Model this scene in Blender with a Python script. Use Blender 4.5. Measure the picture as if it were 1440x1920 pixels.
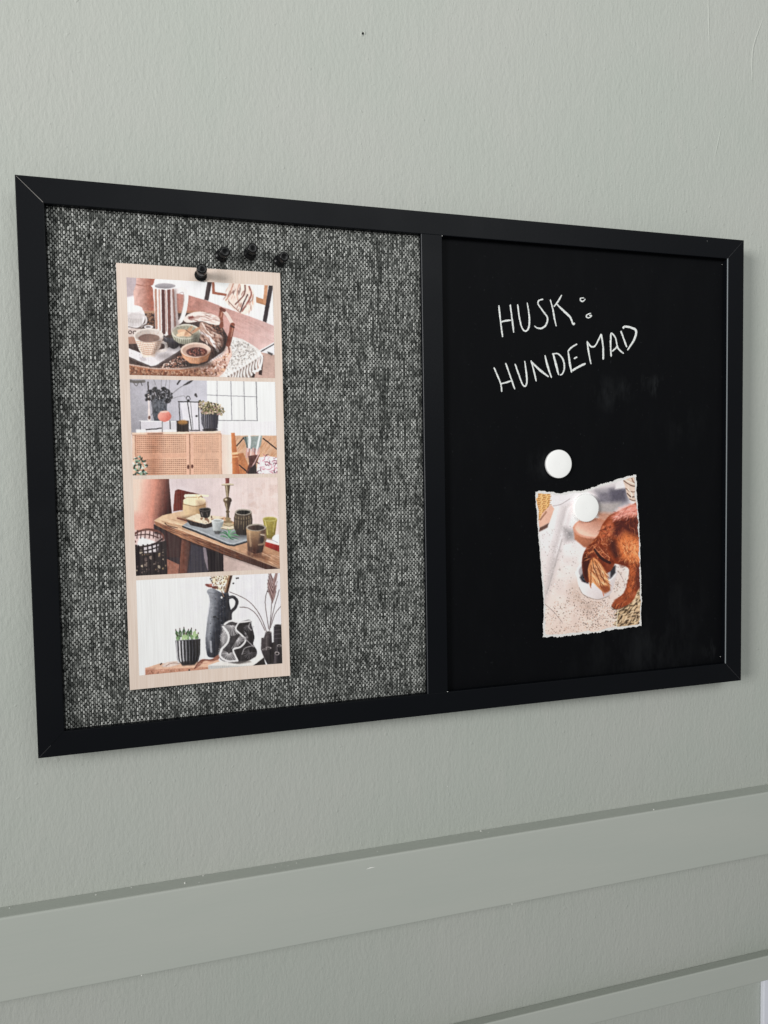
import bpy, bmesh, math, random
import numpy as np
from mathutils import Matrix, Vector

for o in list(bpy.data.objects): bpy.data.objects.remove(o, do_unlink=True)
scene = bpy.context.scene
col = scene.collection
rnd = random.Random(4)

# ---------------------------------------------------------------- camera, lamps, exposure
cam_d = bpy.data.cameras.new('camera'); cam = bpy.data.objects.new('camera', cam_d); col.objects.link(cam)
cam_d.sensor_fit = 'VERTICAL'; cam_d.sensor_height = 24.0; cam_d.sensor_width = 18.0
cam_d.lens = 24.0*1300/1920; cam_d.clip_start = .01; cam_d.clip_end = 50
def cam_matrix(pos, yaw, pitch, roll):
    f = Vector((math.sin(yaw)*math.cos(pitch), math.cos(yaw)*math.cos(pitch), math.sin(pitch)))
    r = Vector((math.cos(yaw), -math.sin(yaw), 0)); u = r.cross(f)
    r2 = math.cos(roll)*r+math.sin(roll)*u; u2 = -math.sin(roll)*r+math.cos(roll)*u
    m = Matrix((r2, u2, -f)).transposed().to_4x4(); m.translation = pos
    return m
cam.matrix_world = cam_matrix((-.18787, -.55343, 1.49002), .26616, -.04552, -.016965)
scene.camera = cam

world = bpy.data.worlds.new('World'); scene.world = world; world.use_nodes = True
bgn = world.node_tree.nodes['Background']; bgn.inputs[0].default_value = (.98, 1.0, .985, 1); bgn.inputs[1].default_value = .25

def area_lamp(name, loc, target, size, size_y, power, color):
    d = bpy.data.lights.new(name, 'AREA'); d.shape = 'RECTANGLE'; d.size = size; d.size_y = size_y; d.energy = power; d.color = color
    o = bpy.data.objects.new(name, d); col.objects.link(o); o.location = loc
    o.rotation_euler = (Vector(target)-Vector(loc)).to_track_quat('-Z', 'Y').to_euler()
    return o
# the room's window, well to the left of the board
k = area_lamp('window_light', (-2.5, -1.75, 1.98), (.3, 0, 2.05), .75, 1.0, 14.5, (1.0, .985, .965)); k.data.spread = math.radians(75)
# added fill lamp, out of view, high in front of the wall
k = area_lamp('room_fill', (.35, -1.9, 2.45), (.15, 0, 2.0), 1.5, .8, 5.0, (.98, 1.0, .99)); k.data.spread = math.radians(100)

scene.view_settings.view_transform = 'Standard'; scene.view_settings.look = 'None'
scene.view_settings.exposure = 0.0; scene.view_settings.gamma = 1.0; scene.view_settings.use_curve_mapping = False
scene.render.engine = 'CYCLES'; scene.cycles.use_denoising = True
scene.cycles.max_bounces = 6
scene.render.resolution_x = 768; scene.render.resolution_y = 1024
# ---------------------------------------------------------------- print painter
# The printed pictures are painted with numpy on a small canvas and carried to
# the paper as a colour attribute of a fine grid of faces (flat print).
class Canvas:
    def __init__(s, w, h, bg, k=0.5, seed=1):
        s.k = k; s.w = int(w*k); s.h = int(h*k)
        s.a = np.empty((s.h, s.w, 3), np.float32); s.a[:] = bg
        s.r = np.random.RandomState(seed)
    @staticmethod
    def smooth(p, closed=True, n=6):
        p = np.asarray(p, float); m = len(p); out = []
        rng = range(m) if closed else range(m-1)
        for i in rng:
            if closed: a, b, c, d = p[(i-1) % m], p[i], p[(i+1) % m], p[(i+2) % m]
            else: a, b, c, d = p[max(i-1, 0)], p[i], p[i+1], p[min(i+2, m-1)]
            for t in np.arange(n)/n:
                out.append(.5*((2*b)+(c-a)*t+(2*a-5*b+4*c-d)*t*t+(3*b-3*c+d-a)*t**3))
        if not closed: out.append(p[-1])
        return np.array(out)
    def _box(s, x0, y0, x1, y1):
        x0 = max(int(x0), 0); y0 = max(int(y0), 0); x1 = min(int(x1)+2, s.w); y1 = min(int(y1)+2, s.h)
        if x1 <= x0 or y1 <= y0: return None
        Y, X = np.mgrid[y0:y1, x0:x1].astype(np.float32)
        return (slice(y0, y1), slice(x0, x1)), X+.5, Y+.5
    def mask(s, pts, feather=2.0, smooth=False):
        p = s.smooth(pts) if smooth else np.asarray(pts, float)
        p = p*s.k; f = max(feather*s.k, .7)
        b = s._box(p[:, 0].min()-f-1, p[:, 1].min()-f-1, p[:, 0].max()+f+1, p[:, 1].max()+f+1)
        if b is None: return None
        sl, X, Y = b
        ins = np.zeros(X.shape, bool); d2 = np.full(X.shape, 1e9, np.float32)
        for i in range(len(p)):
            (x0, y0), (x1, y1) = p[i], p[(i+1) % len(p)]
            if y0 != y1:
                c = ((y0 > Y) != (y1 > Y)) & (X < (x1-x0)*(Y-y0)/(y1-y0)+x0); ins ^= c
            dx, dy = x1-x0, y1-y0; L = dx*dx+dy*dy+1e-9
            t = np.clip(((X-x0)*dx+(Y-y0)*dy)/L, 0, 1)
            d2 = np.minimum(d2, (X-x0-t*dx)**2+(Y-y0-t*dy)**2)
        d = np.sqrt(d2); d[ins] *= -1
        return sl, np.clip(.5-d/(2*f), 0, 1), X/s.k, Y/s.k
    def put(s, m, col, alpha=1.0, grad=None, noise=0, ns=30):
        if m is None: return
        sl, al, X, Y = m
        c = np.empty(al.shape+(3,), np.float32); c[:] = col
        if grad:
            c2, p0, p1 = grad[:3]; dx, dy = p1[0]-p0[0], p1[1]-p0[1]
            t = np.clip(((X-p0[0])*dx+(Y-p0[1])*dy)/(dx*dx+dy*dy), 0, 1)[..., None]
            if len(grad) > 3:      # three stops
                c3 = np.array(grad[3], np.float32); c = np.where(t < .5, c*(1-2*t)+np.array(c2)*2*t, np.array(c2)*(2-2*t)+c3*(2*t-1))
            else: c = c*(1-t)+np.array(c2, np.float32)*t
        if noise: c = c+noise*s.noise(al.shape, ns)[..., None]
        al = (al*alpha)[..., None]
        s.a[sl] = s.a[sl]*(1-al)+c*al
    def noise(s, shp, sc):
        sc = max(sc*s.k, 1.0); gh, gw = int(shp[0]/sc)+3, int(shp[1]/sc)+3
        g = s.r.uniform(-1, 1, (gh, gw)).astype(np.float32)
        y = np.arange(shp[0])/sc; x = np.arange(shp[1])/sc
        yi, xi = y.astype(int), x.astype(int); fy, fx = (y-yi)[:, None], (x-xi)[None]
        fy = fy*fy*(3-2*fy); fx = fx*fx*(3-2*fx)
        a, b = g[yi][:, xi], g[yi][:, xi+1]; c, d = g[yi+1][:, xi], g[yi+1][:, xi+1]
        return (a*(1-fx)+b*fx)*(1-fy)+(c*(1-fx)+d*fx)*fy
    def poly(s, pts, col, f=2.0, a=1.0, sm=False, grad=None, noise=0, ns=30):
        s.put(s.mask(pts, f, sm), col, a, grad, noise, ns)
    def ell(s, cx, cy, rx, ry, col, f=2.0, a=1.0, rot=0, grad=None, noise=0, ns=30):
        t = np.linspace(0, 2*math.pi, 28, endpoint=False)
        x, y = rx*np.cos(t), ry*np.sin(t); cr, sr = math.cos(rot), math.sin(rot)
        s.put(s.mask(np.c_[cx+x*cr-y*sr, cy+x*sr+y*cr], f), col, a, grad, noise, ns)
    def line(s, pts, w, col, a=1.0, sm=False, f=1.6, taper=None):
        p = (s.smooth(pts, False, 5) if sm else np.asarray(pts, float))*s.k
        n = len(p); wv = np.full(n, w/2*s.k)
        if taper: wv = wv*np.interp(np.linspace(0, 1, n), np.linspace(0, 1, len(taper)), taper)
        f = max(f*s.k, .6); W = wv.max()+f+1
        b = s._box(p[:, 0].min()-W, p[:, 1].min()-W, p[:, 0].max()+W, p[:, 1].max()+W)
        if b is None: return
        sl, X, Y = b; d = np.full(X.shape, 1e9, np.float32)
        for i in range(n-1):
            (x0, y0), (x1, y1) = p[i], p[i+1]; dx, dy = x1-x0, y1-y0; L = dx*dx+dy*dy+1e-9
            t = np.clip(((X-x0)*dx+(Y-y0)*dy)/L, 0, 1)
            d = np.minimum(d, np.sqrt((X-x0-t*dx)**2+(Y-y0-t*dy)**2)-(wv[i]*(1-t)+wv[i+1]*t))
        s.put((sl, np.clip(.5-d/(2*f), 0, 1), X/s.k, Y/s.k), col, a)
    def inside(s, pts, n, sm=False):
        p = s.smooth(pts) if sm else np.asarray(pts, float)
        lo, hi = p.min(0), p.max(0); out = []
        while len(out) < n:
            q = lo+(hi-lo)*s.r.rand(n*2+8, 2); ins = np.zeros(len(q), bool)
            for i in range(len(p)):
                (x0, y0), (x1, y1) = p[i], p[(i+1) % len(p)]
                if y0 != y1: ins ^= ((y0 > q[:, 1]) != (y1 > q[:, 1])) & (q[:, 0] < (x1-x0)*(q[:, 1]-y0)/(y1-y0)+x0)
            out += list(q[ins])
        return out[:n]
    def specks(s, pts, n, size, cols, a=.8, sm=False, asp=1.0):
        for x, y in s.inside(pts, n, sm):
            r = size*s.r.uniform(.5, 1.3); c = cols[s.r.randint(len(cols))]
            b = s._box((x-r*2)*s.k, (y-r*2)*s.k, (x+r*2)*s.k, (y+r*2)*s.k)
            if b is None: continue
            sl, X, Y = b; an = s.r.uniform(0, 3.14); ca, sa = math.cos(an), math.sin(an)
            u, v = X/s.k-x, Y/s.k-y
            d = np.sqrt((u*ca+v*sa)**2+((v*ca-u*sa)*s.r.uniform(1, 1.8)*asp)**2)
            s.put((sl, np.clip((r-d)/2.0, 0, 1), X/s.k, Y/s.k), c, a)
    def strands(s, pts, n, ang, L, w, cols, a=.7, wob=.35, sm=True, curl=.6):
        for x, y in s.inside(pts, n, sm):
            th = (ang(x, y) if callable(ang) else ang)+s.r.uniform(-wob, wob); l = L*s.r.uniform(.5, 1.3)
            cu = s.r.uniform(-curl, curl); q = [(x, y)]
            for i in range(4):
                th += cu*(1 if i < 2 else -1); q.append((q[-1][0]+math.cos(th)*l/4, q[-1][1]+math.sin(th)*l/4))
            s.line(q, w*s.r.uniform(.6, 1.3), cols[s.r.randint(len(cols))], a, True, taper=[.3, 1, 1, .2])

def G(v): return (v, v, v+2)

def paint_tray():
    c = Canvas(1440, 1040, (236, 233, 236), seed=3); P, E, L = c.poly, c.ell, c.line
    P([(140, 180), (235, 180), (222, 330), (140, 345)], (196, 182, 186), 8)
    P([(205, 430), (520, 300), (520, 470), (200, 470)], (214, 172, 160), 10)
    P([(226, 190), (362, 200), (346, 262), (354, 445), (214, 445), (203, 300), (222, 250)], (228, 190, 178), 3, sm=False, grad=((178, 104, 84), (215, 300), (340, 300)), noise=9, ns=14)
    L([(224, 250), (290, 262), (350, 255)], 7, (160, 96, 78), .6, True)
    # chair and blanket at the back
    P([(770, 232), (1195, 262), (1165, 420), (775, 330)], (232, 234, 232), 3)
    P([(742, 230), (777, 232), (752, 372), (722, 366)], (74, 56, 56))
    P([(776, 232), (794, 234), (798, 306), (884, 322), (882, 340), (778, 322)], (172, 100, 74))
    P([(1098, 345), (1174, 372), (1170, 410), (1100, 388)], (196, 138, 96)); P([(1156, 260), (1182, 262), (1172, 400), (1150, 396)], (206, 152, 112))
    P([(1188, 260), (1220, 264), (1180, 538), (1152, 526)], (62, 50, 56))
    P([(905, 244), (1010, 250), (1075, 300), (1085, 400), (1060, 455), (1010, 475), (940, 440), (872, 372), (890, 320)], (238, 220, 208), 3, sm=True, noise=8, ns=25)
    for q, w, col in [([(930, 250), (905, 330), (880, 370)], 16, (196, 140, 118)), ([(975, 250), (960, 330), (985, 420)], 14, (206, 158, 138)), ([(1015, 262), (1010, 330), (950, 400)], 18, (120, 66, 58)), ([(1045, 272), (1062, 330), (1030, 400), (1000, 450)], 22, (150, 74, 62)), ([(1035, 330), (1005, 400), (990, 455)], 18, (74, 44, 46)), ([(900, 380), (950, 430), (990, 465)], 10, (150, 104, 92)), ([(1070, 330), (1075, 400)], 10, (226, 170, 140))]: L(q, w*.6, col, .8, True)
    c.strands([(905, 250), (1010, 255), (1075, 310), (1080, 400), (1050, 450), (1000, 465), (940, 430), (880, 370)], 45, 1.7, 46, 9, [(206, 160, 140), (150, 92, 80), (246, 232, 222), (110, 66, 60), (226, 196, 180)], .5, .35, True, .25)
    # table
    P([(520, 318), (600, 330), (730, 368), (860, 420), (1000, 470), (1160, 530), (1262, 572), (1262, 690), (1140, 760), (900, 700), (560, 480), (520, 470)], (196, 136, 122), 3, grad=((222, 192, 186), (640, 360), (1200, 660)), noise=9, ns=40)
    c.strands([(560, 350), (900, 450), (1250, 600), (1200, 690), (900, 560)], 70, .42, 160, 5, [(176, 112, 100), (222, 182, 172), (190, 140, 130)], .14, .08, False, .1)
    P([(1140, 752), (1262, 686), (1266, 790), (1180, 770)], (228, 228, 232)); P([(1150, 760), (1266, 785), (1266, 970), (1080, 970)], (204, 172, 158), 3, noise=8, ns=30)
    P([(1195, 755), (1235, 770), (1230, 785), (1200, 770)], (90, 84, 84), 4); L([(1140, 756), (1256, 688)], 12, (90, 82, 82)); L([(1140, 748), (1254, 681)], 9, (240, 238, 240))
    P([(1138, 780), (1168, 790), (1160, 935), (1136, 930)], (78, 56, 52)); P([(1074, 880), (1114, 880), (1104, 965), (1078, 965)], (64, 46, 44))
    # woven mat with a fringe
    P([(925, 640), (1010, 660), (1095, 712), (1150, 755), (1130, 800), (1010, 880), (880, 960), (830, 950), (880, 800)], (228, 225, 220), 3, noise=6, ns=10)
    c.specks([(940, 670), (1010, 675), (1090, 720), (1135, 760), (1000, 870), (890, 930), (890, 800)], 420, 7, [(176, 170, 164), (150, 144, 140), (248, 246, 244), (200, 196, 190)], .7)
    P([(1130, 800), (1010, 880), (880, 958), (1080, 965), (1110, 880)], (150, 132, 124), 4)
    for i in range(12):
        t = i/11; x, y = 1128-t*238, 770+t*160
        L([(x, y), (x+14, y+35), (x+8, y+80), (x+22, y+120)], 13, (240, 236, 232), .95, True); L([(x+9, y+25), (x+17, y+60), (x+16, y+110)], 4, (170, 158, 150), .7, True)
    L([(1128, 760), (1158, 800), (1140, 890), (1095, 905)], 16, (240, 236, 234), 1, True)
    # basket
    P([(150, 700), (285, 455), (420, 448), (600, 455), (745, 470), (850, 555), (905, 650), (880, 745), (720, 862), (550, 888), (350, 884), (150, 848)], (82, 62, 58), 3, noise=14, ns=10)
    c.specks([(300, 460), (360, 455), (360, 560), (300, 560)], 60, 9, [(140, 96, 72), (60, 42, 40), (170, 130, 104)], .8)
    L([(282, 458), (360, 452)], 16, (190, 142, 112)); L([(530, 455), (660, 456), (770, 478), (850, 545)], 18, (184, 130, 102), 1, True)
    c.specks([(560, 470), (760, 480), (860, 560), (880, 680), (800, 640), (740, 520)], 120, 8, [(150, 96, 72), (94, 60, 50), (196, 150, 124)], .7)
    P([(150, 850), (350, 886), (550, 890), (720, 865), (860, 792), (918, 690), (935, 780), (885, 905), (820, 970), (150, 970)], (186, 122, 88), 3, grad=((232, 200, 186), (560, 900), (900, 820)), noise=10, ns=12)
    c.specks([(172, 870), (350, 900), (560, 905), (740, 880), (870, 800), (915, 760), (880, 900), (810, 940), (172, 932)], 520, 9, [(132, 78, 54), (232, 192, 158), (160, 96, 66), (208, 158, 124), (104, 60, 46)], .75)
    c.specks([(700, 880), (870, 800), (915, 740), (900, 860), (820, 940), (720, 940)], 160, 8, [(244, 226, 216), (196, 144, 126), (226, 186, 170)], .8)
    c.specks([(390, 868), (560, 780), (590, 800), (600, 870), (430, 884)], 150, 8, [(170, 112, 88), (236, 214, 200), (60, 40, 38), (196, 150, 130)], .85)
    L([(150, 846), (350, 880), (550, 882), (720, 855), (850, 785), (900, 700)], 10, (222, 198, 182), .8, True)
    for i in range(46):
        t = i/45; x = 160+t*700; y = np.interp(x, [150, 350, 550, 720, 860], [848, 881, 883, 856, 780]); L([(x, y-6), (x+7, y+7)], 3, (186, 134, 108), .7)
    # handle
    L([(852, 445), (845, 500), (852, 560)], 32, (150, 84, 64), 1, True); L([(860, 440), (900, 490), (936, 552)], 24, (226, 208, 198), 1); L([(846, 432), (870, 446)], 24, (128, 66, 52)); L([(852, 460), (848, 490)], 8, (200, 140, 116))
    L([(932, 552), (922, 620), (905, 700)], 34, (146, 78, 58), 1, True); L([(938, 560), (926, 640)], 8, (208, 150, 124), .8); L([(922, 560), (944, 572)], 12, (86, 46, 40)); L([(905, 690), (915, 760)], 12, (150, 96, 78))
    # cloth
    P([(572, 505), (620, 465), (700, 453), (800, 478), (838, 510), (832, 552), (770, 545), (700, 525), (600, 535)], (234, 220, 212), 3, sm=True)
    c.strands([(590, 505), (640, 475), (720, 462), (810, 490), (820, 535), (700, 520), (610, 525)], 34, .12, 55, 7, [(186, 144, 130), (160, 116, 104), (244, 234, 226), (206, 176, 164)], .5, .25, True, .2)
    P([(606, 490), (640, 484), (650, 500), (612, 508)], (150, 80, 72), 4)
    P([(700, 530), (770, 560), (800, 610), (850, 630), (870, 690), (840, 740), (770, 700), (700, 660), (690, 600)], (196, 160, 142), 3, sm=True, noise=10, ns=20)
    for q, w, col in [([(710, 540), (750, 600), (790, 640)], 14, (236, 222, 212)), ([(735, 560), (800, 600), (800, 650)], 16, (112, 70, 60)), ([(700, 610), (760, 640), (800, 690)], 22, (228, 222, 222)), ([(760, 640), (800, 700), (830, 750)], 26, (240, 236, 236)), ([(740, 660), (780, 720), (800, 770)], 10, (132, 100, 92)), ([(800, 650), (850, 660), (860, 710)], 14, (150, 100, 84)), ([(820, 700), (850, 760)], 10, (110, 72, 62))]: L(q, w*.7, col, .85, True)
    c.strands([(700, 540), (770, 560), (860, 640), (850, 720), (770, 700), (700, 640)], 45, .9, 40, 9, [(236, 224, 214), (120, 80, 68), (170, 126, 108), (84, 54, 48)], .6, .4, True, .25)
    # jug
    L([(522, 305), (560, 286), (590, 318), (584, 420), (560, 508), (532, 536)], 30, (236, 230, 228), 1, True); L([(540, 318), (566, 310), (572, 350), (566, 430), (545, 500)], 6, (186, 170, 166), .8, True)
    P([(342, 268), (420, 262), (514, 284), (524, 420), (538, 548), (470, 622), (440, 636), (364, 580), (354, 330)], (244, 238, 234), 3, grad=((222, 212, 210), (350, 400), (530, 400)))
    for x0, x1, y0, y1, w, col in [(366, 374, 290, 575, 16, (186, 134, 112)), (392, 400, 292, 590, 12, (206, 166, 150)), (420, 428, 294, 610, 26, (96, 52, 48)), (462, 470, 292, 618, 24, (120, 70, 62)), (440, 448, 296, 600, 6, (180, 134, 120)), (494, 512, 290, 575, 14, (166, 112, 98))]: L([(x0, y0), (x1, y1)], w, col, .95)
    E(430, 262, 88, 27, (240, 236, 236)); E(434, 262, 76, 20, (178, 174, 178), 3, grad=((140, 134, 138), (434, 250), (434, 285))); P([(332, 262), (362, 250), (356, 288)], (242, 238, 238))
    # cups to the left
    E(206, 490, 84, 88, (226, 222, 222), 3, noise=6, ns=20); E(200, 430, 70, 26, (238, 236, 236)); E(212, 500, 60, 40, (204, 198, 196), 5, .6)
    for i in range(9): L([(168+i*12, 505), (172+i*11, 560)], 4, (160, 152, 148), .6)
    L([(250, 470), (292, 490), (296, 530), (262, 565)], 14, (214, 208, 206), 1, True); L([(165, 565), (230, 575), (290, 548)], 8, (130, 116, 112), .8, True)
    P([(150, 575), (260, 580), (240, 690), (150, 690)], (214, 200, 192), 3)
    for i in range(3): E(178+i*34, 606+i*2, 15, 15, (92, 74, 70)); E(178+i*34, 606+i*2, 8, 8, (216, 200, 192))
    P([(150, 640), (230, 640), (225, 690), (150, 695)], (176, 132, 112), 4)
    # board under the cup
    P([(150, 720), (270, 770), (540, 704), (562, 735), (370, 862), (330, 868), (150, 785)], (228, 224, 226), 3); L([(150, 790), (330, 870), (372, 864), (560, 742)], 12, (104, 90, 88), .9); P([(246, 800), (290, 795), (300, 820), (262, 830)], (206, 200, 202), 4)
    # tea cup
    L([(398, 680), (440, 690), (440, 740), (392, 750)], 22, (232, 224, 218), 1, True)
    P([(203, 632), (427, 632), (402, 720), (364, 772), (362, 792), (275, 798), (244, 742)], (238, 226, 214), 3)
    for j in range(7):
        y = 682+j*15; x0, x1 = 224+j*7, 410-j*8; L([(x0, y-8), ((x0+x1)/2, y+4), (x1, y-8)], 4, (196, 140, 104), .85, True)
        for i in range(8):
            x = x0+8+(x1-x0-14)*(i+(j % 2)*.5)/8; L([(x, y-6), (x+1, y+9)], 3, (204, 152, 118), .7)
    E(314, 630, 111, 55, (222, 214, 206), noise=4, ns=10); E(317, 635, 102, 48, (192, 180, 170), 3, grad=((222, 212, 204), (240, 610), (390, 650))); E(318, 650, 80, 32, (128, 98, 88), 3, grad=((156, 126, 112), (240, 640), (390, 660)))
    for i in range(6): L([(240+i*28, 606-((i-2.5)**2)*-1.5), (246+i*28, 616)], 5, (200, 172, 152), .7)
    E(315, 566, 34, 14, (226, 222, 222)); E(312, 566, 20, 7, (150, 140, 138))
    E(502, 690, 42, 42, (112, 110, 120), 3, grad=((56, 54, 62), (480, 660), (520, 725))); E(452, 664, 28, 18, (84, 82, 90)); L([(425, 640), (450, 660)], 10, (120, 116, 122))
    E(560, 700, 130, 40, (34, 24, 24), 30, .55); E(440, 790, 60, 30, (120, 108, 108), 24, .5); P([(380, 660), (432, 650), (400, 740), (360, 790), (340, 780)], (120, 92, 80), 14, .5)
    # two bowls
    P([(482, 610), (698, 610), (682, 690), (620, 708), (540, 690), (500, 660)], (196, 194, 172), 3, grad=((140, 138, 120), (590, 640), (600, 705)))
    for i in range(13): L([(492+i*16, 640+12*math.sin(i/12*3.14)), (506+i*14, 672+22*math.sin(i/12*3.14))], 4, (104, 104, 88), .8)
    E(590, 602, 106, 58, (214, 212, 198)); E(592, 605, 97, 50, (176, 170, 148), 3, noise=12, ns=10)
    for x, y, rx, ry, ro, col in [(580, 612, 54, 24, .3, (226, 184, 146)), (560, 620, 40, 16, -.3, (240, 206, 172)), (610, 596, 46, 14, -.9, (206, 160, 122)), (650, 600, 44, 12, -.7, (232, 196, 162)), (668, 590, 40, 10, -.6, (200, 150, 116))]: E(x, y, rx, ry, col, 3, 1, ro)
    L([(590, 590), (640, 625)], 7, (130, 92, 74), .8); L([(625, 610), (660, 580)], 5, (140, 100, 80), .8)
    for i in range(5): E(532+i*24, 572-i % 2*4, 8, 5, (150, 148, 130), 2, .8)
    P([(640, 620), (700, 615), (684, 690), (640, 706)], (60, 56, 48), 16, .6); E(670, 850, 120, 30, (34, 22, 20), 26, .6)
    P([(552, 748), (780, 748), (752, 822), (690, 848), (622, 842), (572, 798)], (224, 164, 120), 3, grad=((178, 112, 74), (560, 760), (770, 830)))
    for i in range(15): L([(566+i*14, 782+22*math.sin(i/14*3.14)), (590+i*10.5, 812+28*math.sin(i/14*3.14))], 4, (240, 200, 164), .6)
    E(665, 742, 112, 58, (228, 206, 190)); E(667, 746, 101, 50, (196, 160, 140), 3, grad=((226, 200, 184), (600, 720), (740, 770))); E(674, 756, 78, 36, (104, 56, 52), 4)
    c.specks([(610, 750), (670, 722), (740, 750), (700, 784), (640, 782)], 70, 9, [(60, 30, 30), (164, 92, 76), (200, 140, 120), (84, 40, 40)], .85)
    P([(700, 760), (782, 752), (752, 822), (700, 846)], (110, 62, 40), 18, .5); P([(486, 300), (516, 290), (538, 548), (490, 600)], (120, 96, 92), 16, .45); P([(860, 600), (905, 660), (880, 745), (800, 800), (780, 760), (850, 700)], (40, 24, 22), 20, .5)
    P([(150, 900), (520, 915), (800, 900), (820, 970), (150, 970)], (110, 62, 44), 26, .35); c.specks([(160, 460), (850, 560), (900, 700), (600, 880), (160, 850)], 260, 4, [(230, 210, 196), (60, 40, 36), (150, 110, 92)], .3)
    return c.a

def paint_sideboard():
    c = Canvas(1440, 847, (236, 237, 240), seed=5); P, E, L = c.poly, c.ell, c.line
    P([(90, 30), (710, 40), (714, 480), (90, 480)], (180, 178, 186), 2, grad=((206, 206, 214), (120, 300), (700, 200)), noise=5, ns=60)
    P([(90, 330), (240, 340), (240, 480), (90, 480)], (150, 148, 156), 30, .5)
    P([(710, 40), (1270, 50), (1280, 520), (714, 480)], (238, 240, 243))
    P([(715, 45), (1105, 60), (1112, 378), (800, 374), (718, 300)], (250, 251, 252))
    for q, w, col in [([(790, 48), (790, 240)], 8, (150, 150, 154)), ([(898, 48), (908, 376)], 9, (122, 122, 128)), ([(1002, 48), (1012, 376)], 9, (126, 126, 130)), ([(1100, 60), (1110, 380)], 10, (104, 104, 108)), ([(712, 172), (1105, 190)], 8, (132, 132, 138)), ([(800, 374), (1112, 379)], 9, (128, 128, 132))]: L(q, w*.75, col, .8)
    P([(820, 384), (1280, 384), (1280, 505), (820, 490)], (232, 231, 234), 6)
    P([(820, 486), (910, 490), (915, 820), (822, 820)], (238, 220, 206), 3); P([(905, 496), (1290, 500), (1290, 820), (912, 820)], (218, 176, 140), 3)
    # flowers in a dark vase
    for q, w in [([(350, 125), (352, 44)], 5), ([(318, 125), (290, 44)], 5), ([(380, 120), (392, 44)], 5), ([(410, 150), (418, 44)], 4), ([(430, 165), (500, 110), (560, 84)], 7), ([(430, 200), (520, 178), (540, 190)], 4)]: L(q, w, (146, 144, 148), .85, True)
    L([(520, 96), (565, 74), (600, 52)], 20, (72, 70, 74), 1, True, taper=[.2, 1, .5]); L([(478, 84), (500, 50)], 14, (66, 64, 68)); L([(100, 58), (150, 66), (215, 62)], 22, (112, 108, 104), .9, True); L([(130, 70), (155, 98), (175, 66)], 6, (104, 100, 98), .9, True); L([(190, 66), (200, 95)], 6, (90, 88, 88))
    P([(265, 190), (400, 190), (388, 330), (376, 374), (295, 376), (283, 330)], (92, 96, 104), 3, noise=26, ns=12)
    c.strands([(275, 200), (390, 200), (375, 360), (300, 360)], 60, 1.6, 60, 6, [(60, 62, 70), (130, 134, 142), (78, 80, 88)], .6, .5, False)
    for x, y, r in [(240, 175, 20), (262, 150, 26), (300, 132, 26), (330, 150, 24), (372, 126, 24), (400, 145, 24), (415, 185, 26), (400, 215, 26), (280, 190, 24), (345, 185, 26), (235, 205, 14), (372, 170, 22), (310, 165, 22), (430, 160, 10)]: E(x, y, r, r*.8, (46, 46, 50), 4, .95, c.r.uniform(0, 3), noise=8, ns=8)
    for x, y in [(350, 120), (300, 150), (385, 165), (265, 175), (330, 175)]: L([(x, y), (x+6, y+26)], 9, (178, 176, 180), .9)
    L([(246, 68), (250, 190)], 10, (66, 60, 60)); L([(250, 170), (252, 260), (255, 360)], 22, (226, 214, 210), 1, True, taper=[.6, .5, 1.2]); L([(248, 200), (256, 206)], 18, (70, 56, 52)); E(256, 348, 10, 14, (120, 84, 74), 3)
    # boxes and apple
    P([(178, 372), (462, 378), (470, 468), (182, 466)], (214, 212, 217), 2); L([(178, 374), (462, 380)], 7, (242, 240, 242)); L([(183, 376), (186, 450)], 7, (112, 110, 116)); L([(228, 442), (300, 438), (350, 430)], 9, (66, 62, 64)); P([(240, 446), (470, 444), (470, 470), (236, 472)], (236, 232, 232), 3); P([(150, 440), (228, 440), (232, 470), (150, 470)], (246, 242, 240), 4)
    E(375, 338, 53, 44, (222, 116, 100), 3, grad=((246, 176, 158), (410, 370), (340, 310))); E(372, 302, 34, 8, (246, 206, 192), 3, .8)
    L([(357, 380), (357, 468)], 9, (150, 148, 150)); L([(417, 378), (420, 436)], 9, (92, 88, 92))
    c.specks([(232, 140), (300, 115), (400, 120), (440, 180), (400, 240), (270, 230)], 120, 8, [(30, 30, 34), (104, 106, 112), (60, 60, 66), (150, 150, 156)], .7); P([(180, 470), (815, 462), (815, 480), (180, 486)], (176, 138, 116), 8, .4)
    # lantern
    P([(500, 232), (645, 232), (648, 450), (580, 450), (520, 370)], (222, 221, 227), 2)
    for q in ([(484, 222), (648, 228)], [(488, 224), (496, 375)], [(643, 228), (648, 452)], [(556, 228), (576, 360), (590, 452)], [(574, 450), (652, 452)], [(580, 230), (600, 440)]): L(q, 7 if q[0][0] != 580 else 3, (60, 58, 62))
    t = np.linspace(3.2, 6.3, 9); L([(562+16*math.cos(a), 206+26*math.sin(a)) for a in t], 6, (58, 56, 60)); E(562, 214, 12, 9, (50, 48, 52)); E(628, 338, 10, 8, (60, 56, 58))
    E(620, 170, 10, 12, (70, 68, 72)); E(628, 182, 7, 9, (90, 88, 90))
    P([(470, 374), (566, 374), (566, 464), (470, 464)], (66, 52, 50), 3); E(518, 388, 40, 20, (176, 126, 66), 6, .9)
    for i in range(8): L([(476+i*12, 400), (476+i*12, 462)], 4, (36, 28, 30), .8)
    # ribbed pot with a plant
    P([(665, 318), (802, 320), (798, 400), (786, 442), (684, 442), (668, 400)], (60, 58, 68), 3)
    for i in range(9): L([(676+i*15, 326), (680+i*14, 436)], 5, [(168, 168, 178), (190, 190, 198), (150, 150, 160), (140, 140, 150), (104, 104, 114), (92, 92, 102), (84, 84, 94), (80, 80, 90), (74, 74, 84)][i], .85)
    E(735, 450, 64, 11, (44, 40, 44)); 
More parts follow.
